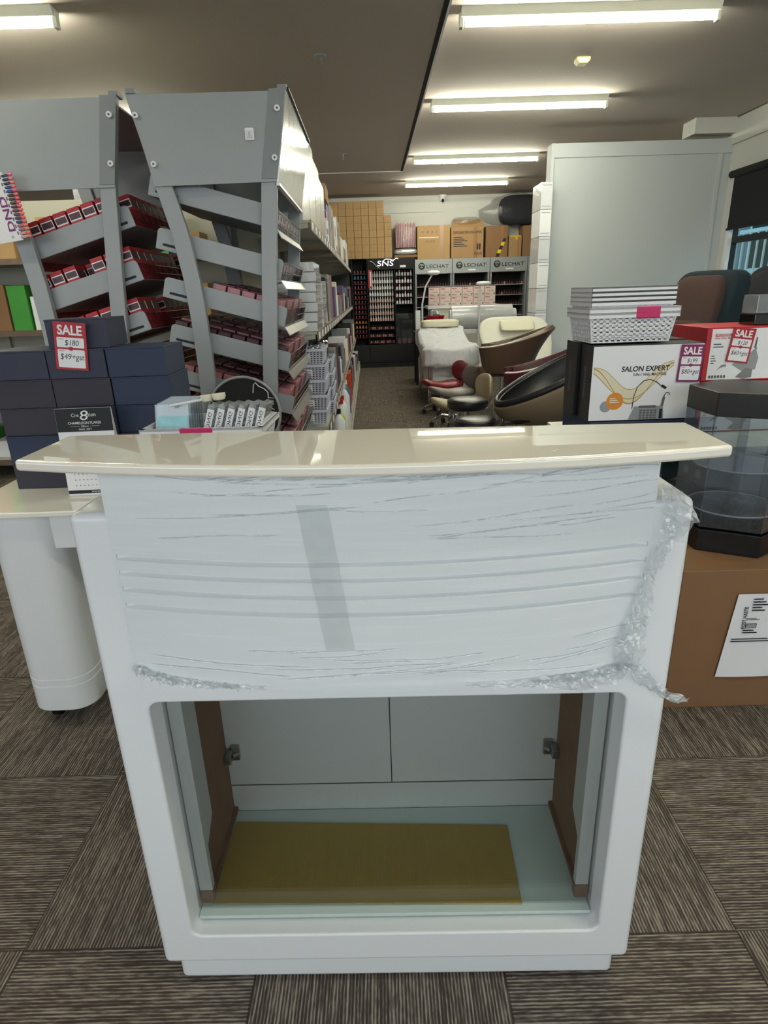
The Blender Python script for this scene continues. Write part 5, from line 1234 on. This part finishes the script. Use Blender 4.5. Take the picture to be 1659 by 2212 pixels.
mb = MB(); mb.box(-.075, .075, -.05, .05, 0, .040); mb.build('lower_half', M['smoke'], t, bevel=.004); mb = MB(); mb.box(-.072, .072, -.047, .047, .0405, .105); mb.build('upper_half', M['cpack'], t, bevel=.004)

# hexagonal showcase on a big carton
bc = thing('large_carton', 'large brown shipping carton on the carpet at the right, with a white label', 'carton', (.895, 1.61, 0), -.02)
mb = MB(); mb.box(0, .80, 0, .38, 0, .483); mb.build('carton', M['cardd'], bc, bevel=.003)
mb = MB(); mb.box(.002, .798, .16, .22, .4832, .4838); mb.build('tape', M['tape'], bc, smooth=0)
mb = MB(); mb.add([(.06, .05, .4836), (.20, .02, .4836), (.22, .05, .4836), (.09, .09, .4836)], [(0, 1, 2, 3)]); mb.build('tape', M['tape'], bc, smooth=0)
t = thing('shipping_label', 'white courier label stuck on the large brown carton', 'label', (1.05, 1.600, .0), -.02)
mb = MB(); mb.grid(lambda u, v: (-.012+.028*v+.30*u, .0005-.0035*max(0, .25-v)*4*abs(math.sin(u*5)), .118+.288*v), 20, 14); mb.build('paper', M['paper'], t, smooth=180)
mb = MB(); b_ = -.0035
vs, fs = text_geo('POST HASTE', .02); mb.add([(.026-.012*v+.028*.9+0.0, b_, .290+.075*u) for u, v in vs], fs, 0)
put_lines(mb, .062, .11, .345, .392, b_, 5); put_lines(mb, .05, .10, .318, .326, b_, 2); flat(mb, [(.052, .292), (.084, .292), (.084, .308), (.052, .308)], b_, 0)
for i in range(9): flat(mb, [(.054+.0032*i, .2935), (.0554+.0032*i, .2935), (.0554+.0032*i, .3065), (.054+.0032*i, .3065)], b_-.0004, 1)
put_lines(mb, .045, .10, .27, .286, b_, 2); put_lines(mb, .015, .20, .24, .256, b_, 2); mb.build('print', [M['ink'], M['paper']], t, smooth=0)
HXC = (1.152, 1.850); HR = .173; HA = math.radians(-149)
def hexp(r_): return [(r_*math.cos(HA+PI/3*i), r_*math.sin(HA+PI/3*i)) for i in range(6)]
sh_ = thing('hexagonal_showcase', 'clear hexagonal rotating showcase with black top and base, on the large carton', 'showcase', (HXC[0], HXC[1], .4845))
mb = MB(); mb.prism(hexp(HR), 0, .070, 'z'); mb.build('base', M['black'], sh_, smooth=0, bevel=.002)
mb = MB(); mb.prism(hexp(HR*.985), .425, .495, 'z'); mb.build('black_top', M['black'], sh_, smooth=0, bevel=.002)
mb = MB(); P = hexp(HR*.97); Q = hexp(HR*.955); n = 6
vs = [(p[0], p[1], z) for z in (.078, .425) for p in P]; mb.add(vs, [(i, (i+1) % n, n+(i+1) % n, n+i) for i in range(n)]); mb.build('clear_walls', M['acryl'], sh_, smooth=0, solid=.002)
mb = MB()
for p in P: mb.cyl((p[0], p[1], .078), (p[0], p[1], .425), .0018, n=6)
mb.build('wall_joint', M['acryl2'], sh_)
for z in (.115, .255):
    mb = MB(); mb.cyl((0, 0, z), (0, 0, z+.004), .132, n=56); d = mb.build('turntable_disc', M['acryl2'], sh_)
    mb = MB(); mb.grid(lambda u, v: ((.132+.003*math.cos(2*PI*v))*math.cos(2*PI*u), (.132+.003*math.cos(2*PI*v))*math.sin(2*PI*u), z+.002+.003*math.sin(2*PI*v)), 56, 6, cu=True); mb.build('disc_edge', M['wrapw'], d, smooth=180)
mb = MB(); mb.cyl((0, 0, .08), (0, 0, .425), .014, n=20); mb.build('centre_pole', M['acryl2'], sh_)
mb = MB(); mb.lathe([(0, .119), (.022, .119), (.026, .128), (.020, .134), (.030, .140), (.028, .145), (0, .145)], n=24); mb.build('pole_collar', M['acryl2'], sh_)
mb = MB(); mb.prism(hexp(HR*.96), .0785, .080, 'z'); mb.build('base_mirror', mat('dark_mirror', (40, 40, 48), .08, .3), sh_, smooth=0)
